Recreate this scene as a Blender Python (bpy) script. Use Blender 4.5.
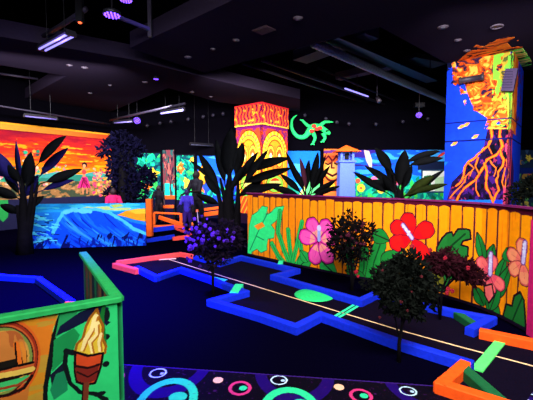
import bpy, bmesh, math, random
import numpy as np
from mathutils import Vector, Matrix, noise as mnoise
random.seed(7); np.random.seed(7)
for o in list(bpy.data.objects): bpy.data.objects.remove(o)
SC = bpy.context.scene; COL = SC.collection
PI = math.pi
# ---------------------------------------------------------------- camera
F = 370.0; EYE = 1.55; PITCH = math.atan(22/F)
cam_d = bpy.data.cameras.new('camera'); cam = bpy.data.objects.new('camera', cam_d); COL.objects.link(cam)
cam.location = (0, 0, EYE); cam.rotation_euler = (PI/2-PITCH, 0, 0)
cam_d.sensor_width = 36; cam_d.lens = 36*F/533; cam_d.clip_start = .05; cam_d.clip_end = 100
SC.camera = cam
# ---------------------------------------------------------------- world, lights, exposure
SC.view_settings.view_transform = 'Standard'; SC.view_settings.look = 'None'
SC.view_settings.gamma = 1; SC.view_settings.use_curve_mapping = False
SC.view_settings.exposure = 0.0
W = bpy.data.worlds.new('world'); SC.world = W; W.use_nodes = True
W.node_tree.nodes['Background'].inputs[0].default_value = (.35, .30, 1, 1)
W.node_tree.nodes['Background'].inputs[1].default_value = .015
def area(name, loc, target, sx, sy, power, col=(1, 1, 1), spread=170):
    d = bpy.data.lights.new(name, 'AREA'); d.shape = 'RECTANGLE'; d.size = sx; d.size_y = sy
    d.energy = power; d.color = col; d.spread = math.radians(spread)
    o = bpy.data.objects.new(name, d); COL.objects.link(o); o.location = loc
    o.rotation_euler = (Vector(target)-Vector(loc)).to_track_quat('-Z', 'Y').to_euler(); return o
def spot(name, loc, target, power, col, size=80, rad=.05, blend=.8):
    d = bpy.data.lights.new(name, 'SPOT'); d.energy = power; d.color = col
    d.spot_size = math.radians(size); d.spot_blend = blend; d.shadow_soft_size = rad
    o = bpy.data.objects.new(name, d); COL.objects.link(o); o.location = loc
    o.rotation_euler = (Vector(target)-Vector(loc)).to_track_quat('-Z', 'Y').to_euler(); return o
WASH = (.97, .93, 1.0); WARM = (1, .95, .95)
area('added_wash_fill', (-.5, -1.6, 3.5), (.8, 5, .6), 4, .5, 160, WASH, 120)  # added area lights without fittings, facing away from the camera, brighten the painted surfaces
area('added_wash_fill', (1.4, 1.0, 3.75), (1.6, 6, .3), 3, .4, 200, WARM, 112)
area('added_wash_fill', (-2.5, 4.2, 3.75), (-3.6, 9, .2), 4, .4, 120, (.8, .85, 1), 100)
area('added_wash_fill', (-4.4, 7.2, 3.7), (-7.0, 12.4, 1.1), 3, .3, 230, WASH, 110)
area('added_wash_fill', (-3.2, 10.5, 3.75), (-3.4, 14, .9), 4, .3, 200, WASH, 110)
area('added_wash_fill', (3.0, 10.5, 3.75), (3.0, 14, .9), 6, .3, 230, WASH, 110)
area('added_wash_fill', (-.7, 8.5, 3.75), (-.2, 12.4, 2.2), 2, .3, 105, WARM, 90)
area('added_wash_fill', (3.2, 4.6, 3.7), (4.4, 7.8, 1.9), 2, .3, 90, WASH, 100)
spot('added_smoke_fill', (3.1, 5.7, .25), (4.6, 7.2, 3.8), 120, (1, .97, .95), 50, .08, 1)  # unseen spot added behind the fence to brighten the smoke painted overhead
spot('uv_flood_lamp', (-2.05, 4.6, 3.72), (-3.1, 4.3, 0), 9500, (.05, .008, 1), 100, .06, 1)
# ---------------------------------------------------------------- pixel helpers (photo 533x400)
FW = Vector((0, math.cos(PITCH), -math.sin(PITCH))); UPV = Vector((0, math.sin(PITCH), math.cos(PITCH)))
def ray(px, py): return FW*F + Vector((1, 0, 0))*(px-266.5) + UPV*(200-py)
def at_z(px, py, z=0.0):
    r = ray(px, py); t = (z-EYE)/r.z; return Vector((r.x*t, r.y*t, z))
def at_y(px, py, y):
    r = ray(px, py); t = y/r.y; return Vector((r.x*t, y, EYE+r.z*t))
def lin(c):
    c = np.asarray(c, float)/255.0
    return np.where(c <= .04045, c/12.92, ((c+.055)/1.055)**2.4)
# ---------------------------------------------------------------- materials
MATS = {}
def mat(name, rgb, rough=.75, spec=.15, metal=0, emit=None, es=0, var=.12, scale=30):
    if name in MATS: return MATS[name]
    m = bpy.data.materials.new(name); m.use_nodes = True; nt = m.node_tree; b = nt.nodes['Principled BSDF']
    b.inputs['Roughness'].default_value = rough; b.inputs['Metallic'].default_value = metal
    b.inputs['Specular IOR Level'].default_value = spec
    c = lin(rgb)
    n = nt.nodes.new('ShaderNodeTexNoise'); n.inputs['Scale'].default_value = scale; n.inputs['Detail'].default_value = 3
    tc = nt.nodes.new('ShaderNodeTexCoord'); nt.links.new(tc.outputs['Object'], n.inputs['Vector'])
    r = nt.nodes.new('ShaderNodeValToRGB')
    r.color_ramp.elements[0].position = .3; r.color_ramp.elements[1].position = .7
    r.color_ramp.elements[0].color = (*(c*(1-var)), 1); r.color_ramp.elements[1].color = (*np.minimum(c*(1+var), 1), 1)
    nt.links.new(n.outputs['Fac'], r.inputs['Fac']); nt.links.new(r.outputs['Color'], b.inputs['Base Color'])
    if emit is not None:
        b.inputs['Emission Color'].default_value = (*lin(emit), 1); b.inputs['Emission Strength'].default_value = es
    MATS[name] = m; return m
def paint_mat():
    m = bpy.data.materials.new('mural_paint'); m.use_nodes = True; nt = m.node_tree; b = nt.nodes['Principled BSDF']
    a = nt.nodes.new('ShaderNodeAttribute'); a.attribute_name = 'Col'
    n = nt.nodes.new('ShaderNodeTexNoise'); n.inputs['Scale'].default_value = 14; n.inputs['Detail'].default_value = 5
    tc = nt.nodes.new('ShaderNodeTexCoord'); nt.links.new(tc.outputs['Object'], n.inputs['Vector'])
    mr = nt.nodes.new('ShaderNodeMapRange'); mr.inputs['To Min'].default_value = .78; mr.inputs['To Max'].default_value = 1.18
    nt.links.new(n.outputs['Fac'], mr.inputs['Value'])
    mx = nt.nodes.new('ShaderNodeVectorMath'); mx.operation = 'SCALE'
    nt.links.new(a.outputs['Color'], mx.inputs[0]); nt.links.new(mr.outputs['Result'], mx.inputs['Scale'])
    nt.links.new(mx.outputs['Vector'], b.inputs['Base Color'])
    b.inputs['Roughness'].default_value = .7; b.inputs['Specular IOR Level'].default_value = .05
    return m
PAINT = paint_mat()
# ---------------------------------------------------------------- object helpers
def wloc(o):
    v = Vector(o.location)
    while o.parent: o = o.parent; v += Vector(o.location)
    return v
def link_mesh(name, verts, faces, m, parent=None, smooth=False):
    me = bpy.data.meshes.new(name); me.from_pydata([tuple(v) for v in verts], [], faces); me.update()
    if m: me.materials.append(m)
    if smooth:
        for p in me.polygons: p.use_smooth = True
    o = bpy.data.objects.new(name, me); COL.objects.link(o)
    if parent:
        o.parent = parent; me.transform(Matrix.Translation(-wloc(parent)))
    return o
def tag(o, label=None, cat=None, group=None, kind=None):
    if label: o['label'] = label
    if cat: o['category'] = cat
    if group: o['group'] = group
    if kind: o['kind'] = kind
    return o
def thing(name, loc, label, cat, group=None):
    o = bpy.data.objects.new(name, None); COL.objects.link(o); o.location = loc; o.empty_display_size = .1
    return tag(o, label, cat, group)
class MB:
    """collects shapes in world coordinates"""
    def __init__(s): s.v = []; s.f = []
    def add(s, vs, fs):
        b = len(s.v); s.v += [Vector(v) for v in vs]; s.f += [tuple(b+i for i in f) for f in fs]; return s
    def box(s, a, b):
        x0, y0, z0 = a; x1, y1, z1 = b
        return s.add([(x0,y0,z0),(x1,y0,z0),(x1,y1,z0),(x0,y1,z0),(x0,y0,z1),(x1,y0,z1),(x1,y1,z1),(x0,y1,z1)],
              [(0,3,2,1),(4,5,6,7),(0,1,5,4),(1,2,6,5),(2,3,7,6),(3,0,4,7)])
    def beam(s, a, b, w, h, bev=.0, ext=0):
        """box beam along a->b, width w sideways, height h up; a,b on the bottom centre line"""
        a = Vector(a); b = Vector(b); d = (b-a).normalized(); a = a-d*ext; b = b+d*ext
        u = Vector((0, 0, 1)) if abs(d.z) < .95 else Vector((0, 1, 0))
        n = d.cross(u).normalized(); u = n.cross(d).normalized(); c = bev
        prof = [(-w/2, 0), (w/2, 0), (w/2, h-c), (w/2-c, h), (-w/2+c, h), (-w/2, h-c)] if c else [(-w/2, 0), (w/2, 0), (w/2, h), (-w/2, h)]
        k = len(prof); vs = [a+n*x+u*y for x, y in prof]+[b+n*x+u*y for x, y in prof]
        fs = [tuple(reversed(range(k))), tuple(range(k, 2*k))]+[(i, (i+1) % k, k+(i+1) % k, k+i) for i in range(k)]
        return s.add(vs, fs)
    def tube(s, pts, r, n=8, cap=True):
        pts = [Vector(p) for p in pts]; rs = r if isinstance(r, (list, tuple)) else [r]*len(pts)
        vs = []; prev = None
        for i, p in enumerate(pts):
            d = (pts[min(i+1, len(pts)-1)]-pts[max(i-1, 0)]).normalized()
            if prev is None: u = d.orthogonal().normalized()
            else:
                u = prev-d*prev.dot(d); u = u.normalized() if u.length > 1e-5 else d.orthogonal().normalized()
            prev = u; w = d.cross(u)
            vs += [p+(u*math.cos(t)+w*math.sin(t))*rs[i] for t in [2*PI*k/n for k in range(n)]]
        fs = [(i*n+k, i*n+(k+1) % n, (i+1)*n+(k+1) % n, (i+1)*n+k) for i in range(len(pts)-1) for k in range(n)]
        if cap: fs += [tuple(reversed(range(n))), tuple(range((len(pts)-1)*n, len(pts)*n))]
        return s.add(vs, fs)
    def ball(s, c, rx, ry=None, rz=None, n=12, m=8):
        ry = ry or rx; rz = rz or rx; c = Vector(c)
        vs = [c+Vector((0, 0, rz))]
        for i in range(1, m):
            for k in range(n):
                a = PI*i/m; t = 2*PI*k/n; vs.append(c+Vector((rx*math.sin(a)*math.cos(t), ry*math.sin(a)*math.sin(t), rz*math.cos(a))))
        vs.append(c-Vector((0, 0, rz))); L = len(vs)-1
        fs = [(0, 1+k, 1+(k+1) % n) for k in range(n)]
        for i in range(m-2):
            for k in range(n): fs.append((1+i*n+k, 1+(i+1)*n+k, 1+(i+1)*n+(k+1) % n, 1+i*n+(k+1) % n))
        fs += [(L, L-n+(k+1) % n, L-n+k) for k in range(n)]
        return s.add(vs, fs)
    def prism(s, poly, z0, z1):
        k = len(poly); vs = [(p[0], p[1], z0) for p in poly]+[(p[0], p[1], z1) for p in poly]
        return s.add(vs, [tuple(reversed(range(k))), tuple(range(k, 2*k))]+[(i, (i+1) % k, k+(i+1) % k, k+i) for i in range(k)])
    def build(s, name, m, parent=None, smooth=False, kind=None):
        o = link_mesh(name, s.v, s.f, m, parent, smooth)
        bm = bmesh.new(); bm.from_mesh(o.data); bmesh.ops.recalc_face_normals(bm, faces=bm.faces); bm.to_mesh(o.data); bm.free()
        if kind: o['kind'] = kind
        return o
# ---------------------------------------------------------------- mural canvas: colour per vertex on a painted panel
def vnoise(X, Y, seed=0):
    """smooth value noise, numpy"""
    xi = np.floor(X).astype(int); yi = np.floor(Y).astype(int); fx = X-xi; fy = Y-yi
    fx = fx*fx*(3-2*fx); fy = fy*fy*(3-2*fy)
    def h(a, b):
        n = np.sin(a*127.1+b*311.7+seed*74.7)*43758.5453; return n-np.floor(n)
    return (h(xi, yi)*(1-fx)+h(xi+1, yi)*fx)*(1-fy)+(h(xi, yi+1)*(1-fx)+h(xi+1, yi+1)*fx)*fy
def fbm(X, Y, seed=0): return (vnoise(X, Y, seed)+.5*vnoise(2.1*X, 2.1*Y, seed+1)+.25*vnoise(4.3*X, 4.3*Y, seed+2))/1.75
class Canvas:
    """upright painted panel along a plan path [(x,y)...] from z0 to z1; paint coordinates are metres (s along, z up)"""
    def __init__(c, path, z0, z1, ns, nz, base=(0, 0, 0), flat=None):
        c.path = [Vector((p[0], p[1])) for p in path]; c.z0 = z0; c.z1 = z1; c.flat = flat
        c.L = [0]
        for a, b in zip(c.path, c.path[1:]): c.L.append(c.L[-1]+(b-a).length)
        c.ns = ns; c.nz = nz
        c.S, c.Z = np.meshgrid(np.linspace(0, c.L[-1], ns), np.linspace(z0, z1, nz))
        c.C = np.zeros((nz, ns, 3)); c.C[:] = lin(base)
    def at(c, px, py):
        r = ray(px, py)
        if c.flat is not None:      # horizontal canvas: s = x, z = y
            t = (c.flat-EYE)/r.z; return (r.x*t-c.path[0].x, r.y*t)
        best = None
        for i, (a, b) in enumerate(zip(c.path, c.path[1:])):
            d = b-a; den = r.x*d.y-r.y*d.x
            if abs(den) < 1e-9: continue
            k = (a.y*r.x-a.x*r.y)/(r.y*d.x-r.x*d.y)
            p = a+d*k; t = p.x/r.x if abs(r.x) > abs(r.y) else p.y/r.y
            lo = -9 if i == 0 else 0; hi = 9 if i == len(c.path)-2 else 1
            if lo <= k <= hi and t > 0:
                q = (c.L[i]+k*d.length, EYE+r.z*t)
                if best is None or abs(k-.5) < best[0]: best = (abs(k-.5), q)
        return best[1]
    def pts(c, P): return [c.at(*p) for p in P]
    def put(c, mask, col, a=1.0):
        col = lin(col) if np.ndim(col) == 1 else col
        if np.ndim(a) == 0: a = np.full(c.S.shape, float(a))
        w = (a*mask)[..., None]; c.C = c.C*(1-w)+col*w
    def inpoly(c, P):
        X, Y = c.S, c.Z; r = np.zeros(X.shape, bool); n = len(P)
        for i in range(n):
            x0, y0 = P[i]; x1, y1 = P[(i+1) % n]
            if y0 == y1: continue
            cond = ((y0 > Y) != (y1 > Y)) & (X < (x1-x0)*(Y-y0)/(y1-y0)+x0); r ^= cond
        return r
    def dist(c, P, closed=False):
        X, Y = c.S, c.Z; D = np.full(X.shape, 1e9); T = np.zeros(X.shape); n = len(P)
        for i in range(n if closed else n-1):
            x0, y0 = P[i]; x1, y1 = P[(i+1) % n]; dx, dy = x1-x0, y1-y0; L2 = dx*dx+dy*dy+1e-12
            t = np.clip(((X-x0)*dx+(Y-y0)*dy)/L2, 0, 1); d = np.hypot(X-x0-t*dx, Y-y0-t*dy)
            m = d < D; D = np.where(m, d, D); T = np.where(m, (i+t)/max(1, n-1), T)
        return D, T
    def poly(c, P, col, line=None, lw=.012, px=True, a=1.0):
        if px: P = c.pts(P)
        c.put(c.inpoly(P), col, a)
        if line is not None: D, T = c.dist(P, True); c.put(D < lw, line)
    def stroke(c, P, w, col, taper=0, px=True, wob=0):
        if px: P = c.pts(P)
        D, T = c.dist(P); ww = w*(1-taper*T)
        if wob: ww = ww*(1+wob*(fbm(c.S*14, c.Z*14, 3)-.5))
        c.put(D < ww, col)
    def ell(c, cx, cy, rx, ry, col, line=None, lw=.01, ang=0, px=True, ring=None, a=1.0):
        """centre and radii in pixels of the photo (px) or metres"""
        if px:
            q = c.at(cx, cy); qx = c.at(cx+rx, cy); qy = c.at(cx, cy-ry)
            cx, cy, rx, ry = q[0], q[1], abs(qx[0]-q[0]), abs(qy[1]-q[1])
        X = c.S-cx; Y = c.Z-cy; ca, sa = math.cos(ang), math.sin(ang)
        R = np.hypot((X*ca+Y*sa)/rx, (-X*sa+Y*ca)/ry); m = R < 1
        if ring: m = m & (R > ring)
        c.put(m, col, a)
        if line is not None: c.put(np.abs(R-1)*min(rx, ry) < lw, line)
    def leaf(c, x0, y0, x1, y1, w, col, vein=None, line=None, px=True):
        if px: (x0, y0), (x1, y1) = c.at(x0, y0), c.at(x1, y1)
        dx, dy = x1-x0, y1-y0; L = math.hypot(dx, dy); dx /= L; dy /= L
        X = (c.S-x0)*dx+(c.Z-y0)*dy; Y = -(c.S-x0)*dy+(c.Z-y0)*dx; t = np.clip(X/L, 0, 1)
        W_ = w*np.sin(PI*t**.75)*1.0; m = (X > 0) & (X < L)
        if line is not None: c.put(m & (np.abs(Y) < W_+.012), line)
        c.put(m & (np.abs(Y) < W_), col)
        if vein is not None: c.put(m & (np.abs(Y) < w*.08), vein)
    def build(c, name, parent=None, thick=.03, back=(20, 12, 30), mask=None, up=False):
        ns, nz = c.ns, c.nz; L = np.array(c.L)
        sx = np.interp(c.S[0], L, [p.x for p in c.path]); sy = np.interp(c.S[0], L, [p.y for p in c.path])
        tx = np.gradient(sx); ty = np.gradient(sy); nn = np.hypot(tx, ty); nx, ny = -ty/nn, tx/nn   # pointing away from the painter's side
        V = []; 
        if c.flat is not None:
            s = 1 if up else -1
            F1 = np.stack([sx[0]+c.S, c.Z, np.full(c.S.shape, c.flat)], -1).reshape(-1, 3)
            F2 = F1.copy(); F2[:, 2] -= thick*s
        else:
            F1 = np.stack([np.broadcast_to(sx, c.S.shape), np.broadcast_to(sy, c.S.shape), c.Z], -1).reshape(-1, 3)
            F2 = F1+np.stack([np.broadcast_to(nx, c.S.shape), np.broadcast_to(ny, c.S.shape), 0*c.S], -1).reshape(-1, 3)*thick
        I = np.arange(ns*nz).reshape(nz, ns)
        M = np.ones((nz-1, ns-1), bool) if mask is None else mask[:-1, :-1]
        a, b, d, e = I[:-1, :-1][M], I[:-1, 1:][M], I[1:, 1:][M], I[1:, :-1][M]
        faces = np.stack([a, b, d, e], 1)
        if c.flat is not None and not up: faces = faces[:, ::-1]
        N = ns*nz; allf = faces.tolist()
        # closed back and rims
        if mask is None:
            bx = [I[0, i] for i in range(ns)]+[I[j, ns-1] for j in range(1, nz)]+[I[nz-1, i] for i in range(ns-2, -1, -1)]+[I[j, 0] for j in range(nz-2, 0, -1)]
        else:
            bx = None
        verts = F1
        cols = c.C.reshape(-1, 3)
        if bx is not None:
            verts = np.concatenate([F1, F2[bx]]); k = len(bx)
            allf += [[int(bx[i]), N+i, N+(i+1) % k, int(bx[(i+1) % k])] for i in range(k)]
            if len(c.path) == 2: allf.append([N+i for i in range(k)])
            else:
                for i in range(ns-1): allf.append([N+i+1, N+i, N+(ns-1+nz-1+ns-1-i) % k, N+(ns-1+nz-1+ns-1-i-1) % k])
            cols = np.concatenate([cols, np.tile(lin(back), (k, 1))])
        else:
            verts = np.concatenate([F1, F2]); cols = np.concatenate([cols, cols]); allf += (faces[:, ::-1]+N).tolist()
            # rim quads around the mask
            Mp = np.pad(M, 1); 
            for j in range(nz-1):
                for i in range(ns-1):
                    if not M[j, i]: continue
                    q = [(I[j, i], I[j, i+1], Mp[j, i+1]), (I[j, i+1], I[j+1, i+1], Mp[j+1, i+2]), (I[j+1, i+1], I[j+1, i], Mp[j+2, i+1]), (I[j+1, i], I[j, i], Mp[j+1, i])]
                    for p0, p1, nb in q:
                        if not nb: allf.append([int(p1), int(p0), int(p0)+N, int(p1)+N])
        me = bpy.data.meshes.new(name); me.from_pydata(verts.tolist(), [], allf); me.update()
        at = me.color_attributes.new('Col', 'FLOAT_COLOR', 'POINT')
        cc = np.ones((len(verts), 4), np.float32); cc[:, :3] = np.clip(cols, 0, .92); at.data.foreach_set('color', cc.ravel())
        if mask is not None:
            bm = bmesh.new(); bm.from_mesh(me); bmesh.ops.delete(bm, geom=[v for v in bm.verts if not v.link_faces], context='VERTS'); bm.to_mesh(me); bm.free()
        me.materials.append(PAINT)
        o = bpy.data.objects.new(name, me); COL.objects.link(o)
        if parent: o.parent = parent; me.transform(Matrix.Translation(-wloc(parent)))
        return o
# ================================================================ STRUCTURE
CZ = 4.0; TOPZ = 4.9
M_floor = mat('blue_black_felt', (3, 2, 16), .95, 0, var=.25, scale=60)
M_ceil = mat('black_ceiling_board', (38, 31, 46), .95, 0, var=.1)
M_black = mat('black_wall_paint', (6, 5, 10), .95, 0)
def struct(name, mb, m): return tag(mb.build(name, m), kind='structure')
struct('floor', MB().box((-11, -5, -.1), (13, 15.2, 0)), M_floor)
struct('ceiling', MB().box((-11, -5, TOPZ), (13, 15.2, TOPZ+.1)), M_black)
struct('wall_back', MB().box((-7.3, 14.05, 0), (13, 14.25, TOPZ)), M_black)
struct('wall_right', MB().box((12.8, -5, 0), (13, 14.05, TOPZ)), M_black)
def z4(px, py): v = at_z(px, py, CZ); return (v.x, v.y)
slabA = [z4(130, 48), z4(205, 73), z4(244, 62), z4(380, 27), z4(448, 64), (9, 9.2), (9, -1), (5.4, -1), z4(233, 0)]
slabB = [z4(-60, 26), z4(135, 60), z4(240, 86), z4(300, 99), z4(300, 112), z4(218, 102), z4(168, 88), z4(110, 112), z4(20, 101), z4(66, 76), z4(-60, 55)]
struct('trim_1', MB().prism(slabA, CZ, CZ+.3), M_ceil)
struct('trim_2', MB().prism(slabB, CZ, CZ+.3), M_ceil)
# ================================================================ sunset wall (left)
p0 = at_y(111, 134, 14.0); p1 = Vector((-266.5/F*10.9, 10.9, 0)); dd = (p1-p0); dd.z = 0; dd.normalize()
pL = Vector((p0.x, p0.y, 0))+dd*6.0
c = Canvas([(pL.x, pL.y), (p0.x, p0.y)], 0, 3.2, 560, 300, (200, 60, 20))
S, Z, Ln = c.S, c.Z, c.L[-1]
hz = 1.72
n = fbm(S*1.2, Z*7, 5); t = np.clip((Z-hz)/(3.0-hz), 0, 1)
r0 = np.array([lin((255, 140, 10)), lin((250, 90, 10)), lin((225, 45, 25)), lin((170, 25, 40)), lin((80, 15, 50))])
q = np.clip(t*3.1+(n-.5)*2.0, 0, 3.999); qi = q.astype(int); qf = (q-qi)[..., None]
c.C = r0[qi]*(1-qf)+r0[np.minimum(qi+1, 4)]*qf
st = fbm(S*2.2+Z, Z*16, 9); c.put((st > .62) & (t > .1), (150, 20, 40), .6); c.put((st < .3) & (t < .8), (255, 190, 30), .6)
c.put(Z > 3.0+.02*np.sin(S*3), (60, 20, 60)); 
c.put(Z > 3.06, (255, 170, 40))
c.put((Z < hz+.05*np.sin(S*5)), (60, 150, 140)); c.put(Z < hz-.12+.05*np.sin(S*3), (40, 120, 100))
g = fbm(S*6, Z*10, 2); c.put((Z < hz-.28), (150, 105, 60)); c.put((Z < hz-.28) & (g > .55), (60, 70, 50)); c.put((Z < hz-.28) & (g < .35), (190, 140, 90), .7)
c.put((Z < .9), (30, 30, 60))
for k in range(190):      # tree and blossoms at the left behind the plant
    x, y = random.uniform(-8, 66), random.uniform(150, 185)
    if y < 165 and not 22 < x < 40: continue
    c.ell(x, y, random.uniform(.7, 2.2), random.uniform(.6, 1.8), random.choice([(40, 170, 120), (30, 120, 90), (225, 120, 130), (240, 190, 160), (20, 70, 70), (250, 150, 60)]))
for k in range(110):      # flower bank on the right
    x, y = random.uniform(93, 112), random.uniform(168, 196)
    c.ell(x, y, random.uniform(.6, 1.8), random.uniform(.6, 1.6), random.choice([(240, 60, 110), (255, 130, 40), (255, 190, 60), (200, 30, 90), (60, 130, 70), (250, 160, 120)]))
c.stroke([(84, 176), (84, 168)], .05, (210, 130, 80)); c.ell(84.5, 165, 2.6, 3, (20, 15, 30)); c.ell(84.3, 166, 1.5, 2, (220, 150, 90))
c.stroke([(80, 172), (84, 171), (89, 169)], .03, (210, 130, 80)); c.ell(84, 172, 2.2, 2.4, (230, 60, 60))
c.poly([(82, 177), (87, 177), (91, 188), (77, 188)], (220, 40, 120)); c.stroke([(83, 188), (83, 193)], .03, (200, 120, 80)); c.stroke([(87, 188), (87, 193)], .03, (200, 120, 80))
for k in range(8): c.stroke([(84+random.uniform(-2, 2), 178), (84+random.uniform(-7, 7), 188)], .015, (120, 20, 60))
c.poly([(-5, 200), (8, 200), (8, 217), (3, 222), (-5, 215)], (40, 150, 70))
o = c.build('wall_left', thick=.15); tag(o, kind='structure')
o = MB(); nrm = Vector((-dd.y, dd.x, 0))*-1
nrm = Vector((dd.y, -dd.x, 0)); nrm = nrm if nrm.dot(Vector((0, -1, 0))) > 0 else -nrm
struct('wall_front_left', MB().beam(pL+Vector((0, 0, 3.2))-nrm*.08, Vector((p0.x, p0.y, 3.2))-nrm*.08, .15, TOPZ-3.2), M_black)
# glowing cornice strip: a painted yellow board along the wall top
c2 = Canvas([(pL.x+nrm.x*.05, pL.y+nrm.y*.05), (p0.x+nrm.x*.05, p0.y+nrm.y*.05)], 2.98, 3.14, 300, 8, (255, 170, 40))
w = c2.S/c2.L[-1]; c2.C = lin((255, 190, 60))*(1-w[..., None])+lin((235, 60, 30))*w[..., None]
o = c2.build('cornice_board', thick=.04); tag(o, 'yellow to orange cornice board along the top of the sunset wall', 'trim board')
# ================================================================ back wall murals
def panel(x0, x1, ytop, d=14.0, z0=0.02, ns=150, nz=220, base=(20, 40, 60), dy=0):
    a = at_y(x0, ytop, d-dy); b = at_y(x1, ytop, d-dy)
    return Canvas([(a.x, a.y), (b.x, b.y)], z0, a.z, ns, nz, base)
def jungle(c, cols, dark, flowers, n=130, x0=0, y0=150, x1=0, y1=215, big=.16):
    c.put(np.ones(c.S.shape, bool), dark)
    for k in range(n):
        x, y = random.uniform(0, c.L[-1]), random.uniform(.3, c.z1)
        a = random.uniform(0, 2*PI); L = random.uniform(.12, .45)
        c.leaf(x, y, x+L*math.cos(a), y+L*math.sin(a), random.uniform(.03, .09), random.choice(cols), None, (4, 30, 60) if k % 3 else None, px=False)
    for (x, y, r, col) in flowers:
        q = c.at(x, y); rm = abs(c.at(x, y-r)[1]-q[1])
        for k in range(9):
            a = 2*PI*k/9+random.uniform(-.3, .3); L = rm*random.uniform(.8, 1.5); c.leaf(q[0], q[1], q[0]+L*math.cos(a), q[1]+L*math.sin(a), rm*.3, col, None, (90, 40, 20) if k % 2 else None, px=False)
        c.ell(x+.3, y, r*.3, r*.3, (250, 210, 80))
GR = [(20, 190, 130), (30, 215, 150), (10, 140, 110), (60, 220, 90), (10, 100, 100)]
c = panel(126, 161.5, 152); jungle(c, GR, (6, 50, 70), [(153, 173, 5.5, (250, 200, 40)), (147, 187, 4, (250, 120, 30)), (138, 182, 3, (250, 160, 60))], 170)
c.stroke([(120, 200), (135, 160), (133, 150)], .12, (8, 20, 50)); c.put(c.Z < .75, (10, 15, 45)); c.put((c.S < .05) | (c.S > c.L[-1]-.06) | (c.Z > c.z1-.05), (5, 5, 15))
tag(c.build('mural_panel', thick=.04), 'green jungle mural panel with yellow and orange flowers, just right of the purple tree', 'mural panel')
c = panel(162.5, 174, 150, dy=.12, base=(90, 60, 60)); g = fbm(c.S*9, c.Z*4, 8)
c.put(g > .5, (110, 50, 60)); c.put(g < .4, (30, 80, 80)); c.put((fbm(c.S*14, c.Z*5, 3) > .64), (170, 90, 80)); c.put((fbm(c.S*18, c.Z*4, 13) > .64), (30, 20, 40)); c.put((c.Z < 1.35) & (fbm(c.S*7, c.Z*2, 3) > .45), (30, 200, 170))
c.put(c.Z < .9, (220, 90, 30)); c.put(c.Z < .75, (20, 15, 50))
tag(c.build('mural_panel', thick=.08), 'narrow brown bark and waterfall mural panel between two green jungle panels', 'mural panel')
c = panel(175, 195, 154); jungle(c, GR, (8, 70, 80), [(180, 168, 4.5, (250, 100, 30)), (188, 183, 5, (250, 210, 60)), (192, 160, 2.5, (250, 200, 60))], 150); c.put(c.Z < .72, (10, 12, 40)); c.put((c.S < .05) | (c.S > c.L[-1]-.06) | (c.Z > c.z1-.05), (5, 5, 15))
tag(c.build('mural_panel', thick=.04), 'green jungle mural panel with an orange flower, right of the narrow bark panel', 'mural panel')
c = panel(196, 236, 156, base=(20, 90, 220)); c.put(fbm(c.S*2, c.Z*5, 4) > .6, (60, 150, 240)); c.put(c.Z < 1.5+.2*np.sin(c.S*3), (30, 70, 190))
c.poly([(203, 163), (207, 172), (205, 184), (199, 186), (198, 172)], (255, 150, 30), (30, 10, 20)); c.poly([(203, 167), (205, 174), (203, 181), (200, 174)], (255, 225, 60)); c.ell(203, 169, 1.5, 1.5, (20, 10, 20))
c.ell(211, 172, 3, 5, (50, 80, 220)); 
for k in range(60): c.leaf(*((lambda x, y: (x, y, x+random.uniform(-6, 6), y-random.uniform(2, 8)))(random.uniform(196, 236), random.uniform(186, 212))), .05, random.choice(GR+[(250, 220, 60), (250, 120, 40)]))
c.put(c.Z < .6, (10, 12, 40))
c.put((c.S < .06), (5, 5, 15)); tag(c.build('mural_panel', thick=.04), 'bright blue mural panel with an orange and yellow bird, left of the tiki column', 'mural panel')
c = panel(284, 320, 151, base=(20, 110, 220)); c.put(fbm(c.S*2, c.Z*4, 6) > .55, (70, 170, 235))
c.poly([(300, 195), (304, 180), (316, 168), (320, 170), (320, 198)], (90, 220, 120)); c.poly([(284, 178), (296, 182), (302, 198), (284, 198)], (30, 150, 120)); c.stroke([(300, 196), (309, 178), (320, 172)], .05, (240, 240, 120))
tag(c.build('mural_panel', thick=.04), 'blue and green landscape mural panel just right of the tiki column', 'mural panel')
c = panel(324, 345, 149, dy=.15, base=(235, 110, 30))
c.ell(332.5, 166, 9.5, 15, (245, 150, 50), (90, 20, 20), .03); c.ell(332.5, 158, 8, 6, (225, 90, 40)); c.ell(332.5, 170, 7, 8, (250, 175, 80))
for sx in (-1, 1):
    c.stroke([(332.5+sx, 160), (332.5+4*sx, 156), (332.5+7.5*sx, 160)], .035, (90, 20, 30)); c.stroke([(332.5+2*sx, 163), (332.5+4.5*sx, 164.5), (332.5+7*sx, 163)], .03, (60, 10, 20))
c.stroke([(332, 160), (331.5, 168), (334, 168)], .03, (90, 20, 30)); c.stroke([(327, 173), (332.5, 176), (338, 173)], .04, (70, 10, 20)); c.stroke([(324, 152), (341, 151)], .05, (90, 40, 110))
c.put((c.Z < 1.35) & (fbm(c.S*6, c.Z*6, 2) > .5), (250, 200, 60)); c.put((c.Z < 1.1), (240, 120, 50)); c.put((c.Z < 1.15) & (c.Z > 1.05), (60, 20, 30))
tag(c.build('mural_panel', thick=.1), 'orange panel painted with a smiling carved tiki face beside the blue tower', 'mural panel')
c = panel(346, 470, 150, ns=420, nz=200, base=(20, 90, 220))
n = fbm(c.S*1.3, c.Z*5, 11); c.put(n > .58, (60, 165, 240)); c.put((n < .4) & (c.Z > 2.0), (50, 30, 130)); c.put((c.Z < 1.62) & (c.Z > 1.42), (10, 160, 235)); c.put(c.Z < 1.42, (20, 120, 120))
c.poly([(364, 150), (369, 151), (372, 160), (372, 172), (366, 160)], (225, 190, 165)); 
for k in range(150):
    x = random.uniform(350, 450); y = random.uniform(180, 205); c.leaf(x, y, x+random.uniform(-9, 9), y-random.uniform(3, 10), .07, random.choice(GR+[(60, 180, 60), (10, 90, 60)]))
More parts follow.
